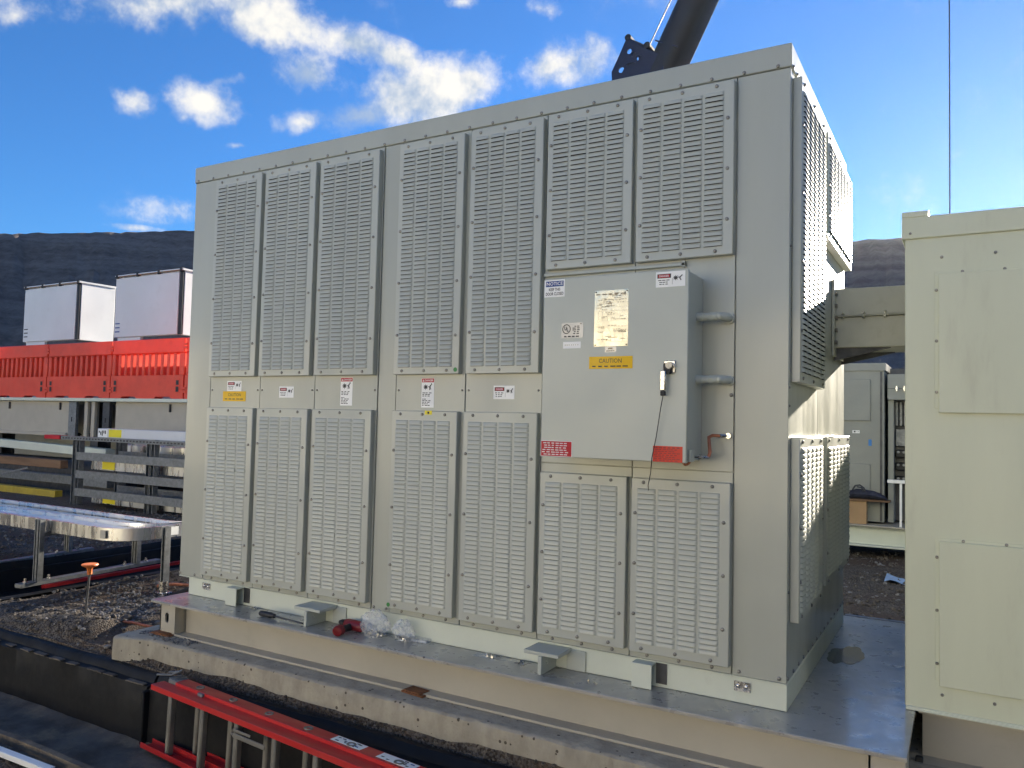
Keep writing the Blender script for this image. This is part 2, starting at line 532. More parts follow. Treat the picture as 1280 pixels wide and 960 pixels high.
class MB:
    def __init__(self):
        self.v, self.f, self.m = [], [], []
        self.T = None

    def add(self, vs, fs, mi=0):
        o = len(self.v)
        if self.T is not None:
            vs = [tuple(self.T @ Vector(p)) for p in vs]
        self.v.extend(vs)
        self.f.extend([tuple(i+o for i in f) for f in fs])
        self.m.extend([mi]*len(fs))
        return self

    def convex(self, vs, fs, mi=0):
        c = Vector((0, 0, 0))
        for p in vs:
            c += Vector(p)
        c /= len(vs)
        out = []
        for f in fs:
            p = [Vector(vs[i]) for i in f]
            n = Vector((0, 0, 0))
            for i in range(len(p)):
                a, b = p[i]-p[0], p[(i+1) % len(p)]-p[0]
                n += a.cross(b)
            fc = sum(p, Vector((0, 0, 0)))/len(p)
            out.append(tuple(reversed(f)) if n.dot(fc-c) < 0 else tuple(f))
        return self.add(vs, out, mi)

    def box(self, x0, x1, y0, y1, z0, z1, b=0.0, mi=0):
        if b <= 0:
            vs = [(x, y, z) for x in (x0, x1) for y in (y0, y1) for z in (z0, z1)]
            fs = [(0, 1, 3, 2), (4, 6, 7, 5), (0, 4, 5, 1), (2, 3, 7, 6), (0, 2, 6, 4), (1, 5, 7, 3)]
            return self.convex(vs, fs, mi)
        b = min(b, (x1-x0)*.49, (y1-y0)*.49, (z1-z0)*.49)
        vs, idx = [], {}
        for i, x in enumerate((x0, x1)):
            for j, y in enumerate((y0, y1)):
                for k, z in enumerate((z0, z1)):
                    bx = x + (b if i == 0 else -b)
                    by = y + (b if j == 0 else -b)
                    bz = z + (b if k == 0 else -b)
                    for a, p in enumerate(((x, by, bz), (bx, y, bz), (bx, by, z))):
                        idx[(i, j, k, a)] = len(vs)
                        vs.append(p)
        g = idx
        fs = []
        for s in (0, 1):
            fs.append((g[s, 0, 0, 0], g[s, 1, 0, 0], g[s, 1, 1, 0], g[s, 0, 1, 0]))
            fs.append((g[0, s, 0, 1], g[1, s, 0, 1], g[1, s, 1, 1], g[0, s, 1, 1]))
            fs.append((g[0, 0, s, 2], g[1, 0, s, 2], g[1, 1, s, 2], g[0, 1, s, 2]))
        for p in (0, 1):
            for q in (0, 1):
                fs.append((g[p, q, 0, 0], g[p, q, 1, 0], g[p, q, 1, 1], g[p, q, 0, 1]))
                fs.append((g[p, 0, q, 0], g[p, 1, q, 0], g[p, 1, q, 2], g[p, 0, q, 2]))
                fs.append((g[0, p, q, 1], g[1, p, q, 1], g[1, p, q, 2], g[0, p, q, 2]))
        for i in (0, 1):
            for j in (0, 1):
                for k in (0, 1):
                    fs.append((g[i, j, k, 0], g[i, j, k, 1], g[i, j, k, 2]))
        return self.convex(vs, fs, mi)

    def cyl(self, p0, p1, r0, r1=None, n=12, mi=0, caps=True):
        r1 = r0 if r1 is None else r1
        p0, p1 = Vector(p0), Vector(p1)
        d = (p1-p0).normalized()
        a = d.orthogonal().normalized()
        b = d.cross(a)
        vs = []
        for p, r in ((p0, r0), (p1, r1)):
            for i in range(n):
                t = 2*PI*i/n
                vs.append(tuple(p + a*(r*math.cos(t)) + b*(r*math.sin(t))))
        fs = [(i, (i+1) % n, n+(i+1) % n, n+i) for i in range(n)]
        if caps:
            fs += [tuple(range(n)), tuple(range(n, 2*n))]
        return self.convex(vs, fs, mi)

    def bar(self, p0, p1, w, h, mi=0, b=0.0):
        """a box of section w (sideways) x h (upwards) from p0 to p1"""
        p0, p1 = Vector(p0), Vector(p1)
        d = p1-p0
        ln = d.length
        d.normalize()
        u = Vector((0, 0, 1)) if abs(d.z) < .95 else Vector((0, 1, 0))
        s = d.cross(u).normalized()
        u = s.cross(d)
        old = self.T
        t = Matrix((d, s, u)).transposed().to_4x4()
        t.translation = p0
        self.T = t if old is None else old @ t
        self.box(0, ln, -w/2, w/2, -h/2, h/2, b, mi)
        self.T = old
        return self

    def tube(self, pts, r, n=8, mi=0):
        pts = [Vector(p) for p in pts]
        vs, fs = [], []
        a = None
        for i, p in enumerate(pts):
            d = (pts[min(i+1, len(pts)-1)] - pts[max(i-1, 0)]).normalized()
            a = d.orthogonal().normalized() if a is None else (a - d*a.dot(d)).normalized()
            b = d.cross(a)
            rr = r[i] if isinstance(r, (list, tuple)) else r
            for k in range(n):
                t = 2*PI*k/n
                vs.append(tuple(p + a*(rr*math.cos(t)) + b*(rr*math.sin(t))))
        for i in range(len(pts)-1):
            for k in range(n):
                k2 = (k+1) % n
                fs.append((i*n+k, i*n+k2, (i+1)*n+k2, (i+1)*n+k))
        fs.append(tuple(reversed(range(n))))
        fs.append(tuple(range((len(pts)-1)*n, len(pts)*n)))
        return self.add(vs, fs, mi)

    def prism(self, poly, axis, lo, hi, mi=0):
        """poly in the plane across axis ('x': (y,z), 'y': (x,z), 'z': (x,y))"""
        area = sum(poly[i][0]*poly[(i+1) % len(poly)][1]-poly[(i+1) % len(poly)][0]*poly[i][1] for i in range(len(poly)))
        if area < 0:
            poly = list(reversed(poly))
        n = len(poly)

        def P(p, t):
            return (t, p[0], p[1]) if axis == 'x' else ((p[0], t, p[1]) if axis == 'y' else (p[0], p[1], t))
        vs = [P(p, lo) for p in poly] + [P(p, hi) for p in poly]
        fs = [tuple(reversed(range(n))), tuple(range(n, 2*n))] + [(i, (i+1) % n, n+(i+1) % n, n+i) for i in range(n)]
        if axis == 'y':
            fs = [tuple(reversed(f)) for f in fs]
        return self.add(vs, fs, mi)

    def plate_y(self, x0, x1, z0, z1, y, mi=0, t=.0006):
        return self.box(x0, x1, y-t, y, z0, z1, 0, mi)

    def text(self, s, x0, x1, z0, z1, y, mi=0, bold=0.0):
        vs, fs = text_geo(s, bold)
        if not vs:
            return self
        ax = min(p[0] for p in vs)
        bx = max(p[0] for p in vs)
        ay = min(p[1] for p in vs)
        by = max(p[1] for p in vs)
        q = [(x0+(p[0]-ax)/(bx-ax)*(x1-x0), y, z0+(p[1]-ay)/(by-ay)*(z1-z0)) for p in vs]
        return self.add(q, fs, mi)

    def scribble(self, x0, x1, zc, h, y, mi, words=4):
        """a row of print too small to read"""
        x = x0
        w = (x1-x0)/words
        for i in range(words):
            l = w*random.uniform(.55, .9)
            self.add([(x, y, zc-h/2), (x+l, y, zc-h/2), (x+l, y, zc+h/2), (x, y, zc+h/2)], [(0, 1, 2, 3)], mi)
            x += w
        return self

    def screw(self, x, y, z, n='y', r=.0088, mi=0):
        k = 8
        prof = ((1.0, 0.0), (.94, .0042), (.5, .0068))
        vs = []
        for rr, h in prof:
            for i in range(k):
                t = 2*PI*i/k
                a, b = r*rr*math.cos(t), r*rr*math.sin(t)
                vs.append((x+a, y-h, z+b) if n == 'y' else ((x+h, y+a, z+b) if n == 'x' else (x+a, y+b, z+h)))
        fs = [(j*k+i, j*k+(i+1) % k, (j+1)*k+(i+1) % k, (j+1)*k+i) for j in range(2) for i in range(k)]
        fs.append(tuple(range(2*k, 3*k)))
        return self.convex(vs, fs, mi)

    def mesh(self, name, mats, off=None, smooth=True):
        me = bpy.data.meshes.new(name)
        vs = self.v if off is None else [(p[0]-off.x, p[1]-off.y, p[2]-off.z) for p in self.v]
        me.from_pydata(vs, [], self.f)
        for mm in mats:
            me.materials.append(mm)
        me.polygons.foreach_set('material_index', self.m)
        if smooth:
            me.polygons.foreach_set('use_smooth', [True]*len(self.f))
            me.set_sharp_from_angle(angle=R(38))
        me.update()
        return me

    def build(self, name, mats, parent=None, smooth=True, kind=None):
        if isinstance(mats, str):
            mats = [mats]
        mats = [M[k] for k in mats]
        off = wloc(parent) if parent else None
        o = bpy.data.objects.new(name, self.mesh(name, mats, off, smooth))
        C.objects.link(o)
        if parent:
            o.parent = parent
        if kind:
            o['kind'] = kind
        return o

def tag(o, label, cat, group=None):
    o['label'] = label
    o['category'] = cat
    if group:
        o['group'] = group
    return o

def thing(name, label, cat, loc, group=None):
    o = bpy.data.objects.new(name, None)
    o.empty_display_size = .1
    o.location = loc
    C.objects.link(o)
    return tag(o, label, cat, group)

def copy_thing(root, loc, label=None):
    r = root.copy()
    C.objects.link(r)
    r.location = loc
    if label:
        r['label'] = label
    for ch in list(root.children):
        c = ch.copy()
        C.objects.link(c)
        c.parent = r
        for g in list(ch.children):
            d = g.copy()
            C.objects.link(d)
            d.parent = c
    return r

# ================================================================== SETTING
def fbm(x, y, s, o=4):
    return mnoise.fractal(Vector((x*s, y*s, 3.7)), 1.0, 2.0, o)

def sstep(a, b, x):
    t = max(0.0, min(1.0, (x-a)/(b-a)))
    return t*t*(3-2*t)

def ground_h(x, y):
    z = -.30 + .012*fbm(x, y, 6) + .03*fbm(x, y, .9)
    z -= .05*sstep(-.30, -.36, y)
    e = -.393 + .055*sstep(-3.52, -2.2, x)
    if y < e:
        k = sstep(e, e-.012, y)
        z = z*(1-k) + (-.82)*k
    if y < -1.0:
        k = sstep(-1.0, -1.03, y)
        z = z*(1-k) + (-.69 + .02*fbm(x, y, 5))*k
    # lined trench that runs away to the left of the cabinet
    if -7.2 < x < -5.7 and -.4 < y < 7:
        k = sstep(-5.86, -5.92, x)*sstep(-6.92, -6.86, x)*sstep(-.22, -.16, y)
        z = z*(1-k) + (-.52)*k
    if -4.5 < x < .7 and -.30 < y < 2.2:
        z = min(z, -.34)
    # mound of soil beside the concrete corner
    z += .07*math.exp(-((x+4.75)/.35)**2 - ((y+.15)/.16)**2)
    if x > -4.5 and y > 2.2:
        z += .02
    return z

def axis_pts(lo, hi, step, far):
    p = [lo + step*i for i in range(int((hi-lo)/step)+1)]
    d = step
    a = p[-1]
    while a < far:
        d *= 1.28
        a += d
        p.append(a)
    d = step
    a = p[0]
    while a > -far:
        d *= 1.28
        a -= d
        p.insert(0, a)
    return p

def make_ground():
    xs = axis_pts(-8.4, 1.4, .06, 900)
    ys = axis_pts(-1.5, 3.2, .045, 900)
    ys = sorted(set(ys + [-.33, -.338, -.346, -.352, -.358, -.366, -.374, -.382, -.39, -.396, -.402, -.41]))
    vs = [(x, y, ground_h(x, y)) for y in ys for x in xs]
    nx = len(xs)
    fs = [(j*nx+i, j*nx+i+1, (j+1)*nx+i+1, (j+1)*nx+i) for j in range(len(ys)-1) for i in range(nx-1)]
    b = MB()
    b.add(vs, fs)
    o = b.build('ground', 'ground')
    o['kind'] = 'structure'
make_ground()

def make_hill():
    prof = [(-120, 4), (-100, 7), (-80, 9.3), (-66, 10.3), (-63.6, 10.65), (-58, 11.5), (-52.6, 12.28), (-40, 12.9), (-6.5, 12.5), (-3.6, 12.54), (10, 12.6), (30, 12.0), (60, 9), (90, 5), (110, 3)]
    def elev(a):
        for (a0, e0), (a1, e1) in zip(prof, prof[1:]):
            if a0 <= a <= a1:
                return e0+(e1-e0)*(a-a0)/(a1-a0)
        return 3
    rows = [(62, 0), (70, .16), (78, .34), (82, .37), (92, .62), (96, .65), (107, .90), (112, 1.0), (118, 1.0), (160, .5), (260, -.1)]
    A = [-120 + .35*i for i in range(int(230/.35)+1)]
    vs, fs = [], []
    for r, k in rows:
        for a in A:
            t = R(a)
            x, y = CAM.x + r*math.sin(t), CAM.y + r*math.cos(t)
            top = CAM.z + 112*math.tan(R(elev(a)))
            z = -.3 - .6 + (top+.9)*k
            if 0 < k < 1:
                z += (1.0*fbm(x, y, .11) + 2.2*fbm(x*1.0, y, .035) + 1.1*abs(fbm(a*.9, k*1.5, 1.0))) * (1 if k < .95 else .2)
            if k == 1.0:
                z += .16*fbm(x, y, .8) + .14*max(0, fbm(x+50, y, 2.2))*(1.6 if a > -20 else .6)
            vs.append((x, y, z))
    n = len(A)
    for j in range(len(rows)-1):
        for i in range(n-1):
            fs.append((j*n+i, j*n+i+1, (j+1)*n+i+1, (j+1)*n+i))
    b = MB()
    b.add(vs, [tuple(reversed(f)) for f in fs])
    o = b.build('hill', 'hill')
    o['kind'] = 'structure'
make_hill()

# dusty black liner on the bottom of the low strip in front
def make_liner():
    b = MB()
    def sheet(x0, x1, y0, y1, z):
        nx, ny = max(2, int((x1-x0)/.05)), 12
        vs = []
        for j in range(ny+1):
            for i in range(nx+1):
                x, y = x0+(x1-x0)*i/nx, y0+(y1-y0)*j/ny
                e = sstep(.8, 1.0, j/ny)
                w = .006*fbm(x, y, 5) + .005*mnoise.noise(Vector((x*3+y*9, y*6-x*2, 0)))
                vs.append((x, y, z+w+.012*e))
        fs = [(j*(nx+1)+i, j*(nx+1)+i+1, (j+1)*(nx+1)+i+1, (j+1)*(nx+1)+i) for j in range(ny) for i in range(nx)]
        b.add(vs, fs)
    sheet(-9, -3.49, -.975, -.50, -.742)
    sheet(-3.50, 2.2, -.99, -.45, -.734)
    o = b.build('trench_floor', 'liner_dusty')
    o['kind'] = 'structure'
make_liner()

def make_outer_lip():
    t = thing('trench_edging', 'low black plastic edging strip lying along the front of the dusty liner', 'edging', (-4.2, -.98, -.70))
    b = MB()
    pts = [(-9 + .25*i, -.985+.006*math.sin(i*1.3)) for i in range(45)]
    for (xa, ya), (xb, yb) in zip(pts, pts[1:]):
        b.bar((xa, ya, -.672), (xb+.004, yb, -.672), .035, .05, 0)
    b.build('edge_strip', 'liner_dusty', t)
make_outer_lip()

def make_wall():
    t = thing('containment_wall', 'low black plastic containment wall below the concrete plinth, with a ragged ledge', 'retaining wall', (-3.5, -.45, -.74))
    def panel(x0, x1, ya, yb, shift):
        b = MB()
        n = max(4, int((x1-x0)/.05))
        prof = [(.05, -.78), (.05, -.36), (.020, -.36), (.008, -.37), (-.008, -.405), (-.050, -.412), (-.053, -.422), (-.057, -.60), (-.062, -.765)]
        vs, fs = [], []
        k = len(prof)
        for i in range(n+1):
            x = x0+(x1-x0)*i/n
            s = (x-x0)/(x1-x0)
            yy = ya+(yb-ya)*sstep(0, 1, s)
            for j, (py, pz) in enumerate(prof):
                w = .006*fbm(x, j*.3, 3)
                if j in (4, 5, 6):
                    w += .012*max(0, fbm(x+shift, 1, 6)) * (1 if j > 4 else .3)
                vs.append((x, yy+py+w, pz + .006*fbm(x, 9, 2)))
        for i in range(n):
            for j in range(k-1):
                fs.append((i*k+j, i*k+j+1, (i+1)*k+j+1, (i+1)*k+j))
        fs.append(tuple(range(k)))
        fs.append(tuple(reversed(range(n*k, (n+1)*k))))
        b.add(vs, [tuple(reversed(f)) for f in fs])
        return b.build('wall_panel', 'liner', t)
    panel(-9.0, -3.535, -.447, -.447, 0)
    panel(-3.52, 2.2, -.440, -.392, 5)
    for i in range(9):
        q = MB()
        x = -5.25 + .19*i + random.uniform(-.03, .03)
        l = random.uniform(.08, .17)
        n = 8
        vs = []
        for k in range(n+1):
            u = x+l*k/n
            vs += [(u, -.478+.004*fbm(u, 2, 9), -.402), (u, -.507-.012*abs(fbm(u, 5, 14)), -.404+.004*fbm(u, 8, 9))]
        m = len(vs)
        vs += [(a, c, z-.006) for a, c, z in vs]
        fs = []
        for k in range(n):
            a = 2*k
            fs += [(a, a+1, a+3, a+2), (m+a, m+a+2, m+a+3, m+a+1), (a+1, m+a+1, m+a+3, a+3), (a, a+2, m+a+2, m+a)]
        q.add(vs, fs)
        q.build('torn_edge', 'liner_dusty', t)
    b = MB()
    b.box(-3.541, -3.514, -.532, -.44, -.76, -.43, .006)
    b.build('joint_strip', 'liner', t)
make_wall()

def make_plinth():
    t = thing('concrete_plinth', 'long weathered concrete plinth under the steel skid', 'concrete base', (-1.5, .8, -.6))
    b = MB()
    n, xs = 0, [-4.02 + .045*i for i in range(118)]
    prof = [(2.1, -.215), (.2, -.212), (-.30, -.212), (-.318, -.215), (-.327, -.223), (-.329, -.26), (-.33, -.30), (-.331, -.40), (-.33, -.62)]
    k = len(prof)
    vs, fs = [], []
    for i, x in enumerate(xs):
        for j, (py, pz) in enumerate(prof):
            c = 0
            if x < -3.7:
                c = -.075*sstep(-3.72, -4.02, x)
            e = fbm(x, j*.35, 7)
            yy = py + (.0025*e + (c if j > 1 else 0))
            zz = pz + (.0025*fbm(x, 20+j, 9) if 2 < j < 6 else 0) - (.012*max(0, fbm(x, 40, 5)-.3) if 2 < j < 5 else 0)
            vs.append((x, yy, zz))
    for i in range(len(xs)-1):
        for j in range(k-1):
            fs.append((i*k+j, (i+1)*k+j, (i+1)*k+j+1, i*k+j+1))
    # rounded left end
    vs2 = []
    o = len(vs)
    for j, (py, pz) in enumerate(prof):
        p = vs[j]
        vs2.append((p[0]-.025, p[1]+.03*(j > 1), p[2]-.012))
        vs2.append((p[0]-.03, p[1]+.035*(j > 1), -.62))
    vs += vs2
    for j in range(k-1):
        fs.append((j, j+1, o+2*j+2, o+2*j))
        fs.append((o+2*j, o+2*j+2, o+2*j+3, o+2*j+1))
    b.add(vs, [tuple(reversed(f)) for f in fs])
    b.build('slab', 'concrete', t)
    # fix orientation
    me = t.children[0].data
    import bmesh
    bm = bmesh.new()
    bm.from_mesh(me)
    bmesh.ops.recalc_face_normals(bm, faces=bm.faces)
    bm.to_mesh(me)
    bm.free()
make_plinth()

# ------------------------------------------------------------------ loose stones
def stones(name, pts, mats, label, cat):
    ico = [(0, 0, 1), (.894, 0, .447), (.276, .851, .447), (-.724, .526, .447), (-.724, -.526, .447), (.276, -.851, .447),
           (.724, .526, -.447), (-.276, .851, -.447), (-.894, 0, -.447), (-.276, -.851, -.447), (.724, -.526, -.447), (0, 0, -1)]
    icf = [(0, 1, 2), (0, 2, 3), (0, 3, 4), (0, 4, 5), (0, 5, 1), (1, 6, 2), (2, 7, 3), (3, 8, 4), (4, 9, 5), (5, 10, 1),
           (2, 6, 7), (3, 7, 8), (4, 8, 9), (5, 9, 10), (1, 10, 6), (11, 7, 6), (11, 8, 7), (11, 9, 8), (11, 10, 9), (11, 6, 10)]
    b = MB()
    for x, y, z, r, mi in pts:
        sx, sy, sz = r*random.uniform(.7, 1.3), r*random.uniform(.7, 1.2), r*random.uniform(.5, .85)
        a = random.uniform(0, PI)
        ca, sa = math.cos(a), math.sin(a)
        tl = random.uniform(-.5, .5)
        vs = []
        for px, py, pz in ico:
            j = random.uniform(.75, 1.15)
            px, py, pz = px*sx*j, py*sy*j, pz*sz*j + px*sx*tl*.5
            vs.append((x+px*ca-py*sa, y+px*sa+py*ca, z+pz))
        b.add(vs, icf, mi)
    o = b.build(name, mats, None, smooth=False, kind='stuff')
    o['label'] = label
    o['category'] = cat
    return o

def gravel_left():
    pts = []
    for i in range(5200):
        x, y = random.uniform(-5.86, -3.9), random.uniform(-.36, 2.4)
        if x > -4.1 and y > -.33:
            continue
        pile = math.exp(-((x+5.0)/.6)**2 - ((y-.45)/.55)**2)
        if random.random() > .25 + .9*pile:
            continue
        r = random.choice((.006, .008, .010, .012, .014, .020))
        pts.append((x, y, ground_h(x, y)+r*.25, r, 0 if random.random() < .12+.85*pile else 1))
    for i in range(4200):
        x, y = random.uniform(-11, -6.88), random.uniform(-.4, 4.5)
        r = random.choice((.008, .012, .016, .024))
        pts.append((x, y, ground_h(x, y)+r*.25, r, 0 if random.random() < .25 else 1))
    for i in range(80):
        x, y = random.uniform(-5.86, -4.1), random.uniform(-.36, 2.0)
        r = random.uniform(.018, .038)
        pts.append((x, y, ground_h(x, y)+r*.2, r, random.choice((0, 1))))
    for i in range(160):
        x, y = random.uniform(-4.05, -3.55), random.uniform(-.30, -.20)
        r = random.choice((.004, .006, .009))
        pts.append((x+.1, y, -.212+r*.3, r, 0))
    for i in range(900):
        x = random.uniform(-4.1, 0.6)
        y = random.uniform(-.37, -.335)
        r = random.choice((.004, .006, .008, .012))
        pts.append((x, y, ground_h(x, y)+r*.2, r, 1))
    for i in range(500):
        x, y = random.uniform(-5.5, -2.6), random.uniform(-1.3, -1.02)
        r = random.choice((.005, .008, .012))
        pts.append((x, y, ground_h(x, y)+r*.2, r, 1))
    stones('gravel', pts, ['stone_grey', 'stone_brown'], 'loose grey and brown gravel on the ground left of the cabinet', 'gravel')
gravel_left()

def gravel_gap():
    pts = []
    for i in range(2600):
        x, y = random.uniform(-1.2, .9), random.uniform(2.15, 7.0)
        r = random.choice((.008, .011, .015, .022))
        pts.append((x, y, ground_h(x, y)+r*.25, r, 0 if random.random() < .15 else 1))
    stones('gravel', pts, ['stone_grey', 'stone_brown'], 'dark brown gravel in the gap between the two cabinets', 'gravel')
gravel_gap()

# ================================================================== STEEL SKID
def make_skid():
    t = thing('steel_skid', 'long beige steel skid on the concrete plinth carrying the big louvred cabinet', 'skid', (-1.7, .9, -.21))
    b = MB()
    n = 40
    # deck plate with slightly wavy flame-cut front edge
    vs, fs = [], []
    xs = [-3.9 + 4.37*i/n for i in range(n+1)]
    for i, x in enumerate(xs):
        w = .0025*fbm(x, 2, 3)
        for y, z in ((2.02, 0), (-.228+w, 0), (-.232+w, -.004), (-.232+w, -.016), (-.228+w, -.018), (2.02, -.018)):
            vs.append((x, y, z))
    k = 6
    for i in range(n):
        for j in range(k):
            j2 = (j+1) % k
            fs.append((i*k+j, i*k+j2, (i+1)*k+j2, (i+1)*k+j))
    fs.append(tuple(reversed(range(k))))
    fs.append(tuple(range(n*k, (n+1)*k)))
    b.add(vs, [tuple(reversed(f)) for f in fs])
    b.build('deck_plate', 'deck', t)
    b = MB()
    b.box(-3.69, .33, -.123, -.112, -.2, -.019)
    b.build('web_plate', 'skid', t)
    b = MB()
    b.box(-3.69, .33, 1.9, 1.91, -.2, -.019)
    b.build('web_plate', 'skid', t)
    b = MB()
    b.box(-3.70, .34, -.2, -.03, -.211, -.198, .002)
    b.build('bottom_flange', 'skid', t)
    for x0, x1, hole in ((-3.845, -3.70, True), (.345, .465, False)):
        b = MB()
        y0, y1, z0, z1 = -.2, -.02, -.2, -.0185
        if hole:
            cx, cz, rx, rz = (x0+x1)/2-.005, -.105, .017, .032
            ring, outer = [], []
            for i in range(24):
                a = 2*PI*i/24
                c, s = math.cos(a), math.sin(a)
                ring.append((cx+rx*c, cz+rz*(.55*(1 if s > 0 else -1)*min(1, abs(s)*4)+.45*s)))
                m = max(abs(c), abs(s))
                outer.append((cx + (x1-x0)/2*c/m + .005*(1 if c > 0 else 1), cz + (z1-z0)/2*s/m + ((z0+z1)/2-cz)))
            outer = [(min(max(p[0], x0), x1), min(max(p[1], z0), z1)) for p in outer]
            vs = [(p[0], y0, p[1]) for p in ring] + [(p[0], y0, p[1]) for p in outer] + [(p[0], y0+.012, p[1]) for p in ring]
            fs = []
            for i in range(24):
                j = (i+1) % 24
                fs.append((i, 24+i, 24+j, j))
                fs.append((i, j, 48+j, 48+i))
            b.add(vs, [tuple(reversed(f)) for f in fs])
            b.box(x0, x0+.01, y0, y1, z0, z1)
            b.box(x1-.01, x1, y0+.0005, y1, z0, z1)
            b.box(x0+.01, x1-.01, y0+.06, y0+.07, z0, z1, 0, 1)  # black sheet in place of the shade behind the slot
        else:
            b.box(x0, x1, y0, y1, z0, z1, .003)
        b.build('end_tube', ['skid', 'hole_shade'], t)
    b = MB()
    b.box(.34, .36, .02, 1.899, -.2, -.019)
    b.build('cross_beam', 'skid', t)
    b = MB()
    b.box(-3.84, -3.82, -.019, 1.899, -.2, -.019)
    b.build('cross_beam', 'skid', t)
make_skid()

def make_shim(x, y, w, d, a, label):
    b = MB()
    b.T = Matrix.Translation((x, y, -.204)) @ Matrix.Rotation(a, 4, 'Z')
    b.box(-w/2, w/2, -d/2, d/2, -.006, .004, .002)
    b.box(-w/2+.01, w/2-.02, -d/2+.005, d/2+.01, .004, .010, .002)
    o = b.build('shim_plate', 'rust')
    tag(o, label, 'shim plate')
make_shim(-3.79, -.175, .17, .14, .05, 'rusty shim plates under the left end of the skid')
make_shim(-1.80, -.185, .15, .07, -.12, 'small rusty brown shim plate on the plinth beside the beam flange')

def make_wet_patch():
    b = MB()
    n = 40
    cx, cy = .10, 1.06
    vs = [(cx, cy, .0012)]
    for i in range(n):
        a = 2*PI*i/n
        r = 1 + .35*fbm(math.cos(a)*1.5, math.sin(a)*1.5, 1.0)
        vs.append((cx+.085*r*math.cos(a), cy+.20*r*math.sin(a), .0012))
    b.add(vs, [(0, 1+i, 1+(i+1) % n) for i in range(n)])
    o = b.build('wet_patch', 'wet')
    tag(o, 'small wet patch on the deck by the right side of the louvred cabinet', 'puddle')
make_wet_patch()

# ================================================================== LOUVRES
def louver_geo(b, x, z, w, h, p, y, odd=0.0, axis='y', mi=0, dark=1, gap=.0022):
    """one pressed louvre: hood open at its lower edge; (x, z) = left / lower corner in the panel plane"""
    xs = (0, .004, .013, w-.013, w-.004, w)
    fx = (0, .66, 1, 1, .66, 0)
    prof = ((1.0, 0.0), (.98, .28), (.88, .54), (.62, .78), (.27, .94), (0.0, 1.0))
    vs = []
    for i, (u, f) in enumerate(zip(xs, fx)):
        k = 1.0 + odd*(i-2.5)/2.5
        for q, pr in prof:
            vs.append((u, f*pr*p*k, q*h - (.0012*odd*i if q < .2 else 0)))
    n = len(prof)
    fs = [(i*n+j, (i+1)*n+j, (i+1)*n+j+1, i*n+j+1) for i in range(5) for j in range(n-1)]
    lo = [(i*n+n-1) for i in range(6)]
    o = len(vs)
    for i in range(6):
        q = vs[lo[i]]
        vs.append((q[0], max(0, q[1]-.0022), q[2]+.0035))
    fs += [(lo[i], lo[i+1], o+i+1, o+i) for i in range(5)]
    e = len(vs)
    vs += [(.003, .0012, -gap), (w-.003, .0012, -gap), (w-.003, .0012, h*.8), (.003, .0012, h*.8)]  # flat black quad painted in for the shaded opening behind the hood
    if axis == 'y':
        P = [(x+a, y-d, z+c) for a, d, c in vs]
        fs = [tuple(f) for f in fs]
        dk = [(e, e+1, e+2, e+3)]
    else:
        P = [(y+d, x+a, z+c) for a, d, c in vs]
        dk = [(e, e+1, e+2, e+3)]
    fs = [tuple(reversed(f)) for f in fs]
    o2 = len(b.v)
    b.v.extend(P)
    b.f.extend([tuple(i+o2 for i in f) for f in fs])
    b.m.extend([mi]*len(fs))
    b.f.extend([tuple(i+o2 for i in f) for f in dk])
    b.m.extend([dark])

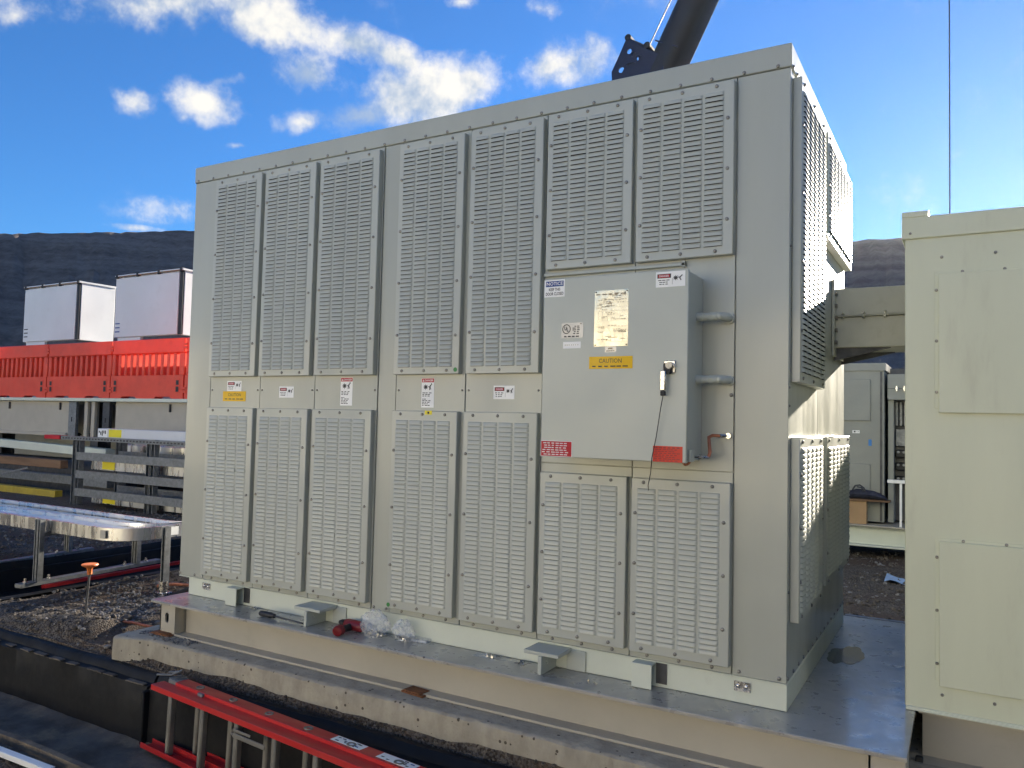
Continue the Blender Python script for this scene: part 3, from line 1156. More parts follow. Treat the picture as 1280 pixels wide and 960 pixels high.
PITCH_L = .0238
def louver_panel(parent, x0, x1, z0, z1, axis='y', depth=.036, cols=4, single=0, base=0.0, colgap=.0085, side_l=.030, side_r=.045, label=None, low=False):
    """tray shaped cover with rows of louvres; single = how many of its louvres (from the bottom) are objects"""
    b = MB()
    if axis == 'y':
        b.box(x0, x1, base-depth, base-.0005, z0, z1, .0035)
        yf = base-depth
    else:
        b.box(base+.0005, base+depth, x0, x1, z0, z1, .0035)
        yf = base+depth
    pan = b.build('louver_panel', 'paint_flat', parent)
    if label:
        pan['label'] = label
    lo, hi = z0+.040, z1-.038
    rows = int((hi-lo)/PITCH_L)
    zb = lo + ((hi-lo)-rows*PITCH_L)*.3
    cw = ((x1-side_r)-(x0+side_l)-colgap*(cols-1))/cols
    rest, shared = MB(), {}
    cnt = 0
    odd_rows = set(random.sample(range(rows), max(2, rows//11)))
    for r in range(rows):
        for c in range(cols):
            z = zb + r*PITCH_L
            x = x0+side_l + c*(cw+colgap)
            odd = 0.0
            if r in odd_rows and random.random() < .5:
                odd = random.choice((-1, 1))*random.uniform(.35, .7)
            if cnt < single:
                key = round(odd, 0)
                if key not in shared:
                    q = MB()
                    louver_geo(q, 0, 0, cw, .0208, .0086, 0, odd*.8, gap=-.0005) if low else louver_geo(q, 0, 0, cw, .0208, .0104, 0, odd*.8, gap=.0010)
                    shared[key] = q.mesh('louver', [M['paint_flat'], M['hole_shade']])
                o = bpy.data.objects.new('louver', shared[key])
                C.objects.link(o)
                o.parent = pan
                o.location = Vector((x, yf, z)) - wloc(pan)
            else:
                louver_geo(rest, x, z, cw, .0208, .0086 if low else .0104, yf, odd, axis, gap=-.0005 if low else .0010)
            cnt += 1
    if rest.v:
        rest.build('louvers', ['paint_flat', 'hole_shade'], pan, kind='stuff')
    s = MB()
    d = yf
    nx = 3
    for i in range(nx):
        xx = x0+.06 + (x1-x0-.12-.02)*i/(nx-1)
        for zz in (z0+.020, z1-.019):
            s.screw(xx, d, zz, 'y') if axis == 'y' else s.screw(d, xx, zz, 'x')
    nz = 5 if z1-z0 > 1.2 else (4 if z1-z0 > .9 else 3)
    for i in range(nz-1 if nz > 3 else 3):
        k = nz-1 if nz > 3 else 3
        zz = z0 + (z1-z0)*(i+.75)/(k+.45)
        for xx, dz in ((x0+.020, 0), (x1-.028, -.012)):
            s.screw(xx, d, zz+dz, 'y') if axis == 'y' else s.screw(d, xx, zz+dz, 'x')
    s.build('screws', 'zinc', pan, kind='stuff')
    return pan

# ================================================================== THE BIG CABINET
L_ = 3.935
def make_enclosure():
    t = thing('louvred_cabinet', 'huge grey louvred electrical cabinet standing on the beige steel skid', 'electrical cabinet', (-1.95, .9, 0))
    b = MB()
    b.box(-L_+.004, -.004, .013, 1.796, .116, 2.80)
    b.build('shell', 'paint', t)
    # base channel
    b = MB()
    b.box(-3.84, .001, .004, 1.80, .0015, .112, .002)
    b.build('base_channel', 'cream', t)
    b = MB()
    b.box(-L_, .0, -.002, 1.80, .112, .1175, .001)
    b.build('bottom_lip', 'cream', t)
    # roof cap
    b = MB()
    b.box(-L_-.006, .006, -.007, 1.81, 2.792, 2.9, .004)
    b.box(-1.62, -1.53, .25, .40, 2.899, 2.925, .004)
    rc = b.build('roof_cap', 'paint', t)
    s = MB()
    x = -3.90
    while x < -.02:
        s.screw(x, -.007, 2.803, 'y')
        x += .148
    for y in (.03, .12, .35, .6, .85, 1.1, 1.35, 1.6):
        s.screw(.006, y, 2.803, 'x')
    s.build('screws', 'zinc', rc, kind='stuff')
    # skins: corner posts, columns
    def skin(x0, x1, z0=.119, z1=2.790, y=0.0, nm='skin_panel', m='paint'):
        q = MB()
        q.box(x0, x1, y, y+.0125, z0, z1, .0015)
        return q.build(nm, m, t)
    skin(-L_+.001, -3.704, nm='corner_panel')
    skin(-2.266, -2.140, nm='post_panel')
    skin(-.228, -.0005, nm='corner_panel')
    cols = [(-3.70, -3.234), (-3.231, -2.764), (-2.760, -2.274), (-2.137, -1.670), (-1.664, -1.203)]
    for x0, x1 in cols:
        skin(x0, x1)
    for x0, x1 in ((-1.199, -.711), (-.707, -.234)):
        skin(x0, x1, .119, 1.0)
    skin(-1.199, -.711, 1.003, 2.790)
    skin(-.707, -.234, 1.003, 2.790)
    # louvre panels of the front
    for x0, x1 in ((-3.686, -3.250), (-3.216, -2.780), (-2.742, -2.282), (-2.134, -1.690), (-1.648, -1.206)):
        louver_panel(t, x0, x1, 1.452, 2.768)
        louver_panel(t, x0 - (.004 if x0 > -2 else 0), x1-.002, .155, 1.250, low=True)
    louver_panel(t, -1.180, -.720, 1.974, 2.772)
    louver_panel(t, -.698, -.236, 1.974, 2.772, single=52)
    louver_panel(t, -1.184, -.722, .155, .956, single=124, low=True)
    louver_panel(t, -.698, -.236, .153, .954, single=124, low=True)
    # screws along the bottom flange and in the middle covers
    s = MB()
    for x0, x1 in cols+[(-1.199, -.711), (-.707, -.234)]:
        for i in range(3):
            s.screw(x0+.085+(x1-x0-.17)*i/2, 0, .136, 'y')
    for x in (-3.925, -3.78, -2.25, -2.16, -.20, -.03):
        s.screw(x, 0, .136, 'y')
    for x0, x1 in cols:
        for x in (x0+.018, x1-.018):
            s.screw(x, 0, 1.365, 'y', .006)
    s.screw(-.245, 0, 1.345, 'y')
    s.build('screws', 'zinc', t, kind='stuff')
    # drip strip over the control box
    q = MB()
    q.box(-1.192, -.458, -.024, -.001, 1.942, 1.958, .002)
    q.box(-.475, -.458, -.024, -.001, 1.938, 1.966, .001)
    q.build('drip_strip', 'paint', t)
    # lifting lugs (tee shaped) and tube ends in the base
    for x, w in ((-2.62, .20), (-1.10, .185)):
        q = MB()
        q.box(x-w/2, x+w/2, -.148, .003, .088, .106, .002)
        q.box(x-.010, x+.010, -.158, .003, .001, .0875, .002)
        q.box(x-.05+.12, x+.17, -.006, .003, .003, .1, .001)
        q.screw(x+.0105, -.10, .05, 'x', .007)
        q.build('jacking_lug', 'box_paint', t)
    for x in (-3.355, -.625):
        q = MB()
        q.box(x-.048, x+.048, -.062, -.056, .003, .1115, .001)
        q.box(x-.048, x-.042, -.056, .003, .003, .1115)
        q.box(x-.042, x+.048, -.056, .003, .106, .1115)
        q.build('tube_end', 'cream', t)
        q = MB()
        q.box(x+.0485, x+.10, -.0005, .003, .018, .110)  # dark sheet stands in for the shaded recess beside the tube end
        q.build('recess_shade', 'steel_dark', t)
    for x in (-3.66, -.184):
        q = MB()
        q.box(x-.036, x+.036, -.003, .003, .053, .095, .001)
        for d in (-.018, .018):
            q.screw(x+d, -.003, .076, 'y', .009)
        q.build('bolt_plate', 'brushed', t)
    # right-hand side
    def sskin(y0, y1, z0=.119, z1=2.790):
        q = MB()
        q.box(-.0125, 0, y0, y1, z0, z1, .0015)
        return q.build('side_skin', 'paint', t)
    sskin(.004, .03)
    sskin(.033, .772)
    sskin(.778, 1.794)
    louver_panel(t, .052, .742, 1.404, 2.765, 'x', .040, cols=5)
    louver_panel(t, .80, 1.775, 2.20, 2.765, 'x', .044, cols=7)
    louver_panel(t, .052, .70, .366, 1.163, 'x', .040, cols=5)
    louver_panel(t, .80, 1.70, .40, 1.163, 'x', .044, cols=6)
    s = MB()
    y = .02
    while y < 1.79:
        s.screw(0, y, .136, 'x')
        y += .125
    for z in (.5, 1.3, 1.38, 2.0):
        s.screw(0, .016, z, 'x', .006)
    s.build('screws', 'zinc', t, kind='stuff')
    # stickers in the row between the louvre panels
    def danger_wide(x0, x1, z0, z1, nm='danger_sticker'):
        q = MB()
        y = -.0006
        w, h = x1-x0, z1-z0
        q.plate_y(x0, x1, z0, z1, y, 0)
        y2 = y-.0009
        q.box(x0+.05*w, x0+.52*w, y2, y2+.0002, z0+.60*h, z0+.88*h, 0, 1)
        q.box(x0+.09*w, x0+.48*w, y2-.0003, y2-.0001, z0+.64*h, z0+.84*h, 0, 2)
        q.text('DANGER', x0+.12*w, x0+.45*w, z0+.68*h, z0+.80*h, y2-.0007, 3, .02)
        for k, (a, c) in enumerate(((.08, .50), (.11, .46), (.11, .44))):
            q.scribble(x0+a*w, x0+c*w, z0+(.46-.13*k)*h, .055*h, y2-.0003, 1, 3)
        q.box(x0+.565*w, x0+.572*w, y2-.0002, y2, z0+.15*h, z0+.55*h, 0, 1)
        pict(q, x0+.76*w, z0+.60*h, .30*w, y2-.0004, 1)
        return q.build(nm, ['white', 'ink', 'red_ink', 'white_ink'], t)
    def pict(q, cx, cz, s, y, mi):
        """arc flash burst and falling figure"""
        star = []
        for i in range(16):
            a = 2*PI*i/16
            r = s*(.36 if i % 2 == 0 else .17)
            star.append((cx-.22*s+r*math.cos(a), y, cz+r*math.sin(a)*.9))
        q.add([(cx-.22*s, y, cz)]+star, [(0, 1+i, 1+(i+1) % 16) for i in range(16)], mi)
        def limb(p, q_, w):
            (x0, z0), (x1, z1) = p, q_
            d = math.hypot(x1-x0, z1-z0)
            nx, nz = -(z1-z0)/d*w, (x1-x0)/d*w
            q.add([(cx+s*(x0+nx), y, cz+s*(z0+nz)), (cx+s*(x0-nx), y, cz+s*(z0-nz)), (cx+s*(x1-nx), y, cz+s*(z1-nz)), (cx+s*(x1+nx), y, cz+s*(z1+nz))], [(0, 1, 2, 3)], mi)
        limb((.28, -.02), (.42, .20), .07)
        limb((.42, .20), (.58, .30), .04)
        limb((.28, -.02), (.12, .06), .035)
        limb((.28, -.02), (.26, -.32), .045)
        limb((.34, .04), (.44, -.26), .045)
        hd = [(cx+s*(.5+.06*math.cos(2*PI*i/8)), y, cz+s*(.34+.06*math.sin(2*PI*i/8))) for i in range(8)]
        q.add(hd, [tuple(range(8))], mi)
    def danger_tall(x0, x1, z0, z1):
        q = MB()
        y = -.0006
        w, h = x1-x0, z1-z0
        q.plate_y(x0, x1, z0, z1, y, 0)
        y2 = y-.0009
        q.box(x0+.02*w, x1-.02*w, y2, y2+.0002, z0+.86*h, z1-.01*h, 0, 2)
        q.text('DANGER', x0+.26*w, x0+.93*w, z0+.89*h, z0+.96*h, y2-.0005, 3, .02)
        q.add([(x0+.08*w, y2-.0005, z0+.885*h), (x0+.22*w, y2-.0005, z0+.885*h), (x0+.15*w, y2-.0005, z0+.97*h)], [(0, 1, 2)], 3)
        pict(q, x0+.47*w, z0+.70*h, .62*w, y2-.0004, 1)
        zz = .50
        for c in (.86, .74, .70, None, .38, .82, .68, .60, .72):
            if c is not None:
                q.scribble(x0+.08*w, x0+c*w, z0+zz*h, .026*h, y2-.0003, 1, 3)
            zz -= .053
        return q.build('danger_sticker', ['white', 'ink', 'red_ink', 'white_ink'], t)
    danger_wide(-3.538, -3.402, 1.358, 1.425)
    danger_wide(-3.060, -2.935, 1.318, 1.388)
    danger_wide(-1.489, -1.362, 1.319, 1.390)
    danger_tall(-2.553, -2.460, 1.274, 1.440)
    danger_tall(-1.958, -1.872, 1.269, 1.432)
    q = MB()
    q.plate_y(-3.575, -3.359, 1.2925, 1.3575, -.0012, 0)
    q.text('CAUTION', -3.525, -3.405, 1.325, 1.345, -.0022, 1, .0)
    q.scribble(-3.555, -3.375, 1.307, .006, -.0022, 1, 5)
    q.build('caution_sticker', ['yellow', 'ink'], t)
    q = MB()
    q.plate_y(-1.905, -1.857, 1.230, 1.252, -.0368, 0)
    q.add([(-1.885, -.038, 1.234), (-1.876, -.038, 1.234), (-1.873, -.038, 1.247), (-1.888, -.038, 1.247)], [(0, 1, 2, 3)], 1)
    q.build('yellow_tape_mark', ['yellow2', 'ink'], t)
    for x, z in ((-1.712, 1.475), (-2.118, .172)):
        q = MB()
        q.cyl((x, -.0364, z), (x, -.0374, z), .012, n=14)
        q.build('green_dot', 'green', t)
    return t
cab = make_enclosure()

# ================================================================== CONTROL BOX
def make_control_box():
    t = thing('control_box', 'grey steel control box with stickers hanging on the front of the big cabinet', 'control box', (-.73, -.12, 1.04))
    x0, x1, z0, z1, yd = -1.078, -.372, 1.043, 1.884, -.238
    b = MB()
    b.box(x0+.010, x1-.006, -.222, -.001, z0+.006, z1-.006, .004)
    b.build('housing', 'box_paint', t)
    b = MB()
    b.box(x0, x1, yd, -.2235, z0, z1, .004)
    door = b.build('door', 'box_paint', t)
    Y = yd-.0003
    Y2, Y3 = Y-.0012, Y-.0018

    def st(nm, mats, q):
        return q.build(nm, mats, door)
    q = MB()
    q.plate_y(-1.074, -.967, 1.796, 1.878, Y, 0)
    q.box(-1.066, -.973, Y2, Y2+.0002, 1.846, 1.872, 0, 2)
    q.text('NOTICE', -1.062, -.977, 1.851, 1.868, Y3, 3, .025)
    q.text('KEEP THIS', -1.050, -.990, 1.825, 1.839, Y2, 1, .02)
    q.text('DOOR CLOSED', -1.066, -.973, 1.804, 1.819, Y2, 1, .02)
    st('notice_sticker', ['white', 'ink', 'blue_ink', 'white_ink'], q)
    q = MB()
    a0, a1, c0, c1 = -.520, -.387, 1.808, 1.876
    w, h = a1-a0, c1-c0
    q.plate_y(a0, a1, c0, c1, Y, 0)
    q.box(a0+.05*w, a0+.52*w, Y2, Y2+.0002, c0+.58*h, c0+.86*h, 0, 1)
    q.box(a0+.09*w, a0+.48*w, Y3, Y3+.0002, c0+.62*h, c0+.82*h, 0, 2)
    q.text('DANGER', a0+.12*w, a0+.45*w, c0+.66*h, c0+.78*h, Y3-.0005, 3, .02)
    for k, (u, v) in enumerate(((.08, .50), (.12, .46), (.12, .44))):
        q.scribble(a0+u*w, a0+v*w, c0+(.45-.13*k)*h, .05*h, Y2, 1, 3)
    q.box(a0+.562*w, a0+.57*w, Y2, Y2+.0002, c0+.15*h, c0+.55*h, 0, 1)
    cx, cz, s = a0+.74*w, c0+.56*h, .30*w
    star = [(cx-.2*s+s*(.36 if i % 2 == 0 else .17)*math.cos(2*PI*i/16), Y3, cz+s*.9*(.36 if i % 2 == 0 else .17)*math.sin(2*PI*i/16)) for i in range(16)]
    q.add([(cx-.2*s, Y3, cz)]+star, [(0, 1+i, 1+(i+1) % 16) for i in range(16)], 1)
    for (p, r_) in (((.25, -.05), (.42, .2)), ((.42, .2), (.56, .28)), ((.25, -.05), (.42, -.30)), ((.28, 0), (.12, .1))):
        d = Vector((r_[0]-p[0], r_[1]-p[1])).normalized()*.05
        q.add([(cx+s*(p[0]-d.y), Y3, cz+s*(p[1]+d.x)), (cx+s*(p[0]+d.y), Y3, cz+s*(p[1]-d.x)), (cx+s*(r_[0]+d.y), Y3, cz+s*(r_[1]-d.x)), (cx+s*(r_[0]-d.y), Y3, cz+s*(r_[1]+d.x))], [(0, 1, 2, 3)], 1)
    st('danger_sticker', ['white', 'ink', 'red_ink', 'white_ink'], q)
    # nameplate, engraved tables
    q = MB()
    n0, n1, m0, m1 = -.812, -.647, 1.555, 1.811
    q.plate_y(n0, n1, m0, m1, Y, 0, .0012)
    w, h = n1-n0, m1-m0
    def ln(u0, v0, u1, v1, th=.0005):
        q.add([(n0+u0*w, Y2-.0005, m0+v0*h), (n0+u1*w, Y2-.0005, m0+v0*h), (n0+u1*w, Y2-.0005, m0+v1*h), (n0+u0*w, Y2-.0005, m0+v1*h)], [(0, 1, 2, 3)], 1)
    for v in (.34, .36, .455, .625, .635, .70, .78, .27, .08):
        ln(.03, v, .97, v+.002)
    for u, v0, v1 in ((.12, .46, .62), (.24, .46, .62), (.40, .46, .62), (.5, .46, .78), (.25, .08, .27), (.5, .08, .27), (.62, .08, .27), (.85, .08, .27)):
        ln(u, v0, u+.005, v1)
    for k in range(46):
        u, v = random.uniform(.05, .8), random.uniform(.05, .96)
        q.scribble(n0+u*w, n0+min(.97, u+random.uniform(.1, .3))*w, m0+v*h, .0032, Y2-.0005, 1, 3)
    q.scribble(n0+.05*w, n0+.95*w, m0+.93*h, .006, Y2-.0005, 1, 5)
    q.add([(n0+.87*w, Y2-.0006, m0+.915*h), (n0+.93*w, Y2-.0006, m0+.915*h), (n0+.90*w, Y2-.0006, m0+.98*h)], [(0, 1, 2)], 2)
    for u in (.04, .96):
        for v in (.025, .975):
            q.screw(n0+u*w, Y2, m0+v*h, 'y', .003, 2)
    st('nameplate', ['brass_plate', 'ink_brown', 'ink'], q)
    q = MB()
    q.plate_y(-.758, -.701, 1.527, 1.5535, Y, 0)
    q.scribble(-.742, -.716, 1.545, .006, Y2, 1, 1)
    q.scribble(-.752, -.706, 1.534, .004, Y2, 1, 4)
    st('small_tag', ['silver_label', 'ink_brown'], q)
    # listing label with the ringed letters
    q = MB()
    q.plate_y(-.979, -.868, 1.599, 1.670, Y, 0)
    rc = (-.953, 1.641)
    for i in range(28):
        a, c = 2*PI*i/28, 2*PI*(i+1)/28
        q.add([(rc[0]+.0215*math.cos(a), Y2, rc[1]+.0225*math.sin(a)), (rc[0]+.0215*math.cos(c), Y2, rc[1]+.0225*math.sin(c)),
               (rc[0]+.0175*math.cos(c), Y2, rc[1]+.0185*math.sin(c)), (rc[0]+.0175*math.cos(a), Y2, rc[1]+.0185*math.sin(a))], [(0, 1, 2, 3)], 1)
    q.text('U', rc[0]-.011, rc[0]+.0005, rc[1]-.006, rc[1]+.012, Y2, 1, .04)
    q.text('L', rc[0]+.001, rc[0]+.011, rc[1]-.012, rc[1]+.007, Y2, 1, .04)
    for k, (u, v) in enumerate(((-.912, -.885), (-.922, -.876), (-.922, -.876), (-.915, -.884), (-.918, -.884))):
        q.scribble(u, v, 1.653-.0085*k, .0045, Y2, 1, 2)
    q.scribble(-.885, -.872, 1.664, .003, Y2, 1, 1)
    q.scribble(-.965, -.885, 1.606, .006, Y2, 1, 4)
    st('listing_label', ['silver_label', 'ink'], q)
    q = MB()
    q.plate_y(-.969, -.879, 1.550, 1.581, Y, 0)
    q.scribble(-.962, -.886, 1.566, .005, Y2, 1, 7)
    st('white_label', ['white', 'silver_label'], q)
    q = MB()
    q.plate_y(-.834, -.623, 1.453, 1.509, Y, 0, .0016)
    q.text('CAUTION', -.785, -.675, 1.479, 1.499, Y2-.001, 1, .0)
    q.scribble(-.818, -.640, 1.464, .0055, Y2-.001, 1, 6)
    st('caution_sticker', ['yellow', 'ink'], q)
    q = MB()
    q.plate_y(-1.076, -.913, 1.045, 1.1185, Y, 1)
    q.box(-1.0735, -.9155, Y2+.0003, Y2+.0005, 1.0475, 1.116, 0, 0)
    for k, (u, v) in enumerate(((.06, .90), (.09, .88), (.09, .86), (.04, .90), (.02, .95), (.08, .90))):
        q.scribble(-1.072+.155*u, -1.072+.155*v, 1.1075-.0105*k, .0042, Y2, 1, 6)
    st('red_sticker', ['red_ink', 'white_ink'], q)
    q = MB()
    q.plate_y(-.522, -.389, 1.044, 1.113, Y, 0)
    for k in range(8):
        q.scribble(-.516+.004*(k % 2), -.395-.012*(k % 3), 1.1055-.008*k, .0036 if k else .006, Y2, 1, 6)
    st('orange_red_sticker', ['orange_red', 'pink_ink'], q)
    # lever handle
    q = MB()
    q.box(-.475, -.424, yd-.010, yd-.0005, 1.430, 1.484, .003, 0)
    q.cyl((-.446, yd-.010, 1.462), (-.446, yd-.032, 1.462), .015, n=14, mi=1)
    q.box(-.472, -.436, yd-.030, yd-.012, 1.425, 1.472, .004, 2)
    q.box(-.482, -.457, yd-.042, yd-.024, 1.352, 1.440, .004, 0)
    q.box(-.480, -.459, yd-.040, yd-.022, 1.330, 1.351, .003, 2)
    st('lever_handle', ['brushed', 'zinc', 'dark'], q)
    # gasket line between door and housing
    # conduits to the cabinet
    for z in (1.690, 1.410):
        q = MB()
        y = -.085
        q.cyl((-.378, y, z), (-.350, y, z), .021, n=10)
        q.cyl((-.352, y, z), (-.318, y, z), .0175, n=16)
        q.cyl((-.322, y, z), (-.304, y, z), .020, n=6)
        pts = [(-.306, y, z)] + [(-.300+.045*math.sin(a), y+.045*(1-math.cos(a)), z) for a in [i*PI/2/6 for i in range(7)]] + [(-.255, -.012, z)]
        q.tube(pts, .0185, 14)
        q.box(-.292, -.262, y-.023, y+.03, z-.016, z+.016, .010)
        q.cyl((-.255, -.014, z), (-.255, -.0005, z), .025, n=10)
        q.build('conduit_elbow', 'box_paint', t)
    # earth strap and latch at the lower corner
    q = MB()
    q.box(-.376, -.364, -.20, -.15, 1.047, 1.10, .002, 2)
    q.cyl((-.372, -.12, 1.068), (-.308, -.12, 1.068), .006, n=8, mi=1)
    q.cyl((-.352, -.12, 1.068), (-.340, -.12, 1.068), .012, n=6, mi=1)
    q.tube([(-.310, -.12, 1.070), (-.306, -.115, 1.09), (-.314, -.10, 1.13), (-.320, -.085, 1.155), (-.31, -.065, 1.163), (-.285, -.04, 1.162)], .0075, 8, 0)
    q.cyl((-.285, -.04, 1.162), (-.262, -.018, 1.163), .008, n=8, mi=1)
    q.cyl((-.252, -.001, 1.163), (-.252, -.022, 1.163), .013, n=8, mi=1)
    q.tube([(-.40, -.20, 1.045), (-.39, -.20, 1.034), (-.378, -.198, 1.038), (-.372, -.19, 1.046)], .006, 6, 0)
    q.build('earth_strap', ['copper', 'brushed', 'box_paint'], t)
    for z in (1.25, 1.72):
        q = MB()
        q.cyl((x0+.004, -.231, z-.03), (x0+.004, -.231, z+.03), .0055, n=8)
        q.build('hinge', 'box_paint', t)
    return t
make_control_box()
q = MB()
q.tube([(-.467, -.272, 1.337), (-.478, -.270, 1.28), (-.50, -.262, 1.15), (-.52, -.256, 1.06), (-.545, -.20, .99), (-.585, -.12, .93), (-.607, -.055, .902)], .0022, 6)
tag(q.build('black_cord', 'dark'), 'thin black cord hanging from the lever handle of the control box', 'cord')

# ================================================================== RIGHT-HAND NEIGHBOUR
def make_neighbour():
    t = thing('plain_cabinet', 'plain beige-grey electrical cabinet with flat bolted covers, right beside the louvred cabinet', 'electrical cabinet', (1.3, 1.1, 0))
    x0, x1, y0, y1, zt = .430, 2.5, .345, 2.4, 2.06
    b = MB()
    b.box(x0, x1, y0, y1, .012, zt, .004)
    b.build('shell', 'neigh', t)
    b = MB()
    b.box(x0-.012, x1+.012, y0-.012, y1+.01, zt-.006, 2.152, .004)
    b.box(x0-.012, x0+.094, y0-.0125, y0+.05, 2.150, 2.176, .003)
    rc = b.build('roof_cap', 'neigh', t)
    s = MB()
    for x in (x0+.022, 1.4):
        s.screw(x, y0-.012, 2.078, 'y', .006)
    s.build('screws', 'zinc', rc, kind='stuff')
    b = MB()
    b.box(x0+.004, x1, y0-.010, y0+.02, .0015, .018, .002)
    b.box(x0+.07, x1, y0-.016, y0, .0035, .0105, .001)
    b.build('base_lip', 'cream', t)
    # two big flat covers with their backing flange
    for (a, c, d, e) in ((.562, 1.35, 1.285, 1.890), (.562, 1.35, .125, .735)):
        q = MB()
        q.box(a, c, y0-.022, y0-.0005, d, e, .002)
        cv = q.build('cover_panel', 'neigh', t)
        q = MB()
        q.box(a-.016, c+.02, y0-.004, y0-.0002, d+.02, e+.012, .001)
        q.build('flange', 'neigh', cv)
        q = MB()
        for k in range(3):
            q.screw(a-.009, y0-.004, d+.09+(e-d-.16)*k/2, 'y', .007)
        for k in range(5):
            q.screw(a+.09+.155*k, y0-.004, e+.006, 'y', .007)
        if d < .5:
            for k in range(5):
                q.screw(a+.01+.19*k, y0-.0005, d-.04, 'y', .007)
        else:
            for k in range(4):
                q.screw(a+.012+.20*k, y0-.0005, e+.075+.004*k, 'y', .007)
        q.build('screws', 'zinc', cv, kind='stuff')
    s = MB()
    for z in (.4, .9, 1.4, 1.9):
        s.screw(x0, y0+.05, z, 'x', -.006)
    t2 = thing('cabinet_skid', 'second beige steel skid under the plain cabinet at the right', 'skid', (1.3, 1.1, -.25))
    b = MB()
    b.box(.482, 2.6, .352, 2.4, -.010, .0005, .001)
    b.build('top_flange', 'skid', t2)
    b = MB()
    b.box(.494, 2.6, .43, .442, -.212, -.011)
    b.build('web_plate', 'skid', t2)
    b = MB()
    b.box(.494, 2.6, .335, .52, -.225, -.2115, .002)
    b.build('bottom_flange', 'skid', t2)
    b = MB()
    b.box(.4965, .5085, .45, 2.38, -.21, -.011)
    b.build('end_plate', 'skid', t2)
    b = MB()
    b.box(.47, .50, .335, .36, -.33, -.19, .004)
    b.box(.44, .9, .30, .5, -.38, -.228, .006)
    o = b.build('support_block', 'dark')
    tag(o, 'black block under the skid of the plain cabinet at the right', 'block')
make_neighbour()

def make_bus_duct():
    t = thing('bus_duct', 'grey flanged bus duct bridging the louvred cabinet and the plain cabinet', 'bus duct', (.2, 1.5, 1.67))
    x0, x1, y0, y1 = .003, .428, 1.30, 1.70
    b = MB()
    b.box(x0, x1, y0, y1, 1.858, 2.012, .003)
    b.build('upper_half', 'duct', t)
    b = MB()
    b.box(x0, x1, y0+.001, y1, 1.672, 1.846, .003)
    b.build('lower_half', 'duct', t)
    b = MB()
    b.box(x0+.001, x1-.001, y0-.022, y1+.02, 1.8475, 1.8515, .001)
    b.box(x0+.001, x1-.001, y0-.022, y1+.02, 1.8525, 1.8565, .001)
    b.build('flange_joint', 'duct', t)
    for x in (.055, .165, .275, .385):
        q = MB()
        q.cyl((x, y0-.012, 1.832), (x, y0-.012, 1.874), .005, n=8)
        q.cyl((x, y0-.012, 1.8385), (x, y0-.012, 1.8470), .0105, n=6)
        q.cyl((x, y0-.012, 1.8570), (x, y0-.012, 1.8655), .0105, n=6)
        q.build('flange_bolt', 'brushed', t)
    b = MB()
    b.box(.0015, .016, y0-.05, y1+.05, 1.62, 2.06, .002)
    b.build('end_flange', 'duct', t)
    b = MB()
    for z in (1.70, 1.77, 1.84, 1.91, 1.98):
        b.cyl((.016, y0-.03, z), (.030, y0-.03, z), .011, n=6)
    b.build('end_bolts', 'zinc', t, kind='stuff')
    b = MB()
    b.prism([(.003, 1.60), (.30, 1.668), (.30, 1.6715), (.003, 1.6715)], 'y', y0+.03, y0+.05)
    b.build('gusset', 'steel_dark', t)
    b = MB()
    b.prism([(.003, 1.60), (.30, 1.668), (.30, 1.6715), (.003, 1.6715)], 'y', y1-.05, y1-.03)
    b.build('gusset', 'steel_dark', t)
    b = MB()
    for dy in (.05, .12):
        b.cyl((.02, y0+dy, 1.640), (.075, y0+dy, 1.640), .012, n=8)
        b.cyl((.05, y0+dy, 1.640), (.06, y0+dy, 1.640), .019, n=6)
    b.build('cable_clamp', 'steel_dark', t)
make_bus_duct()

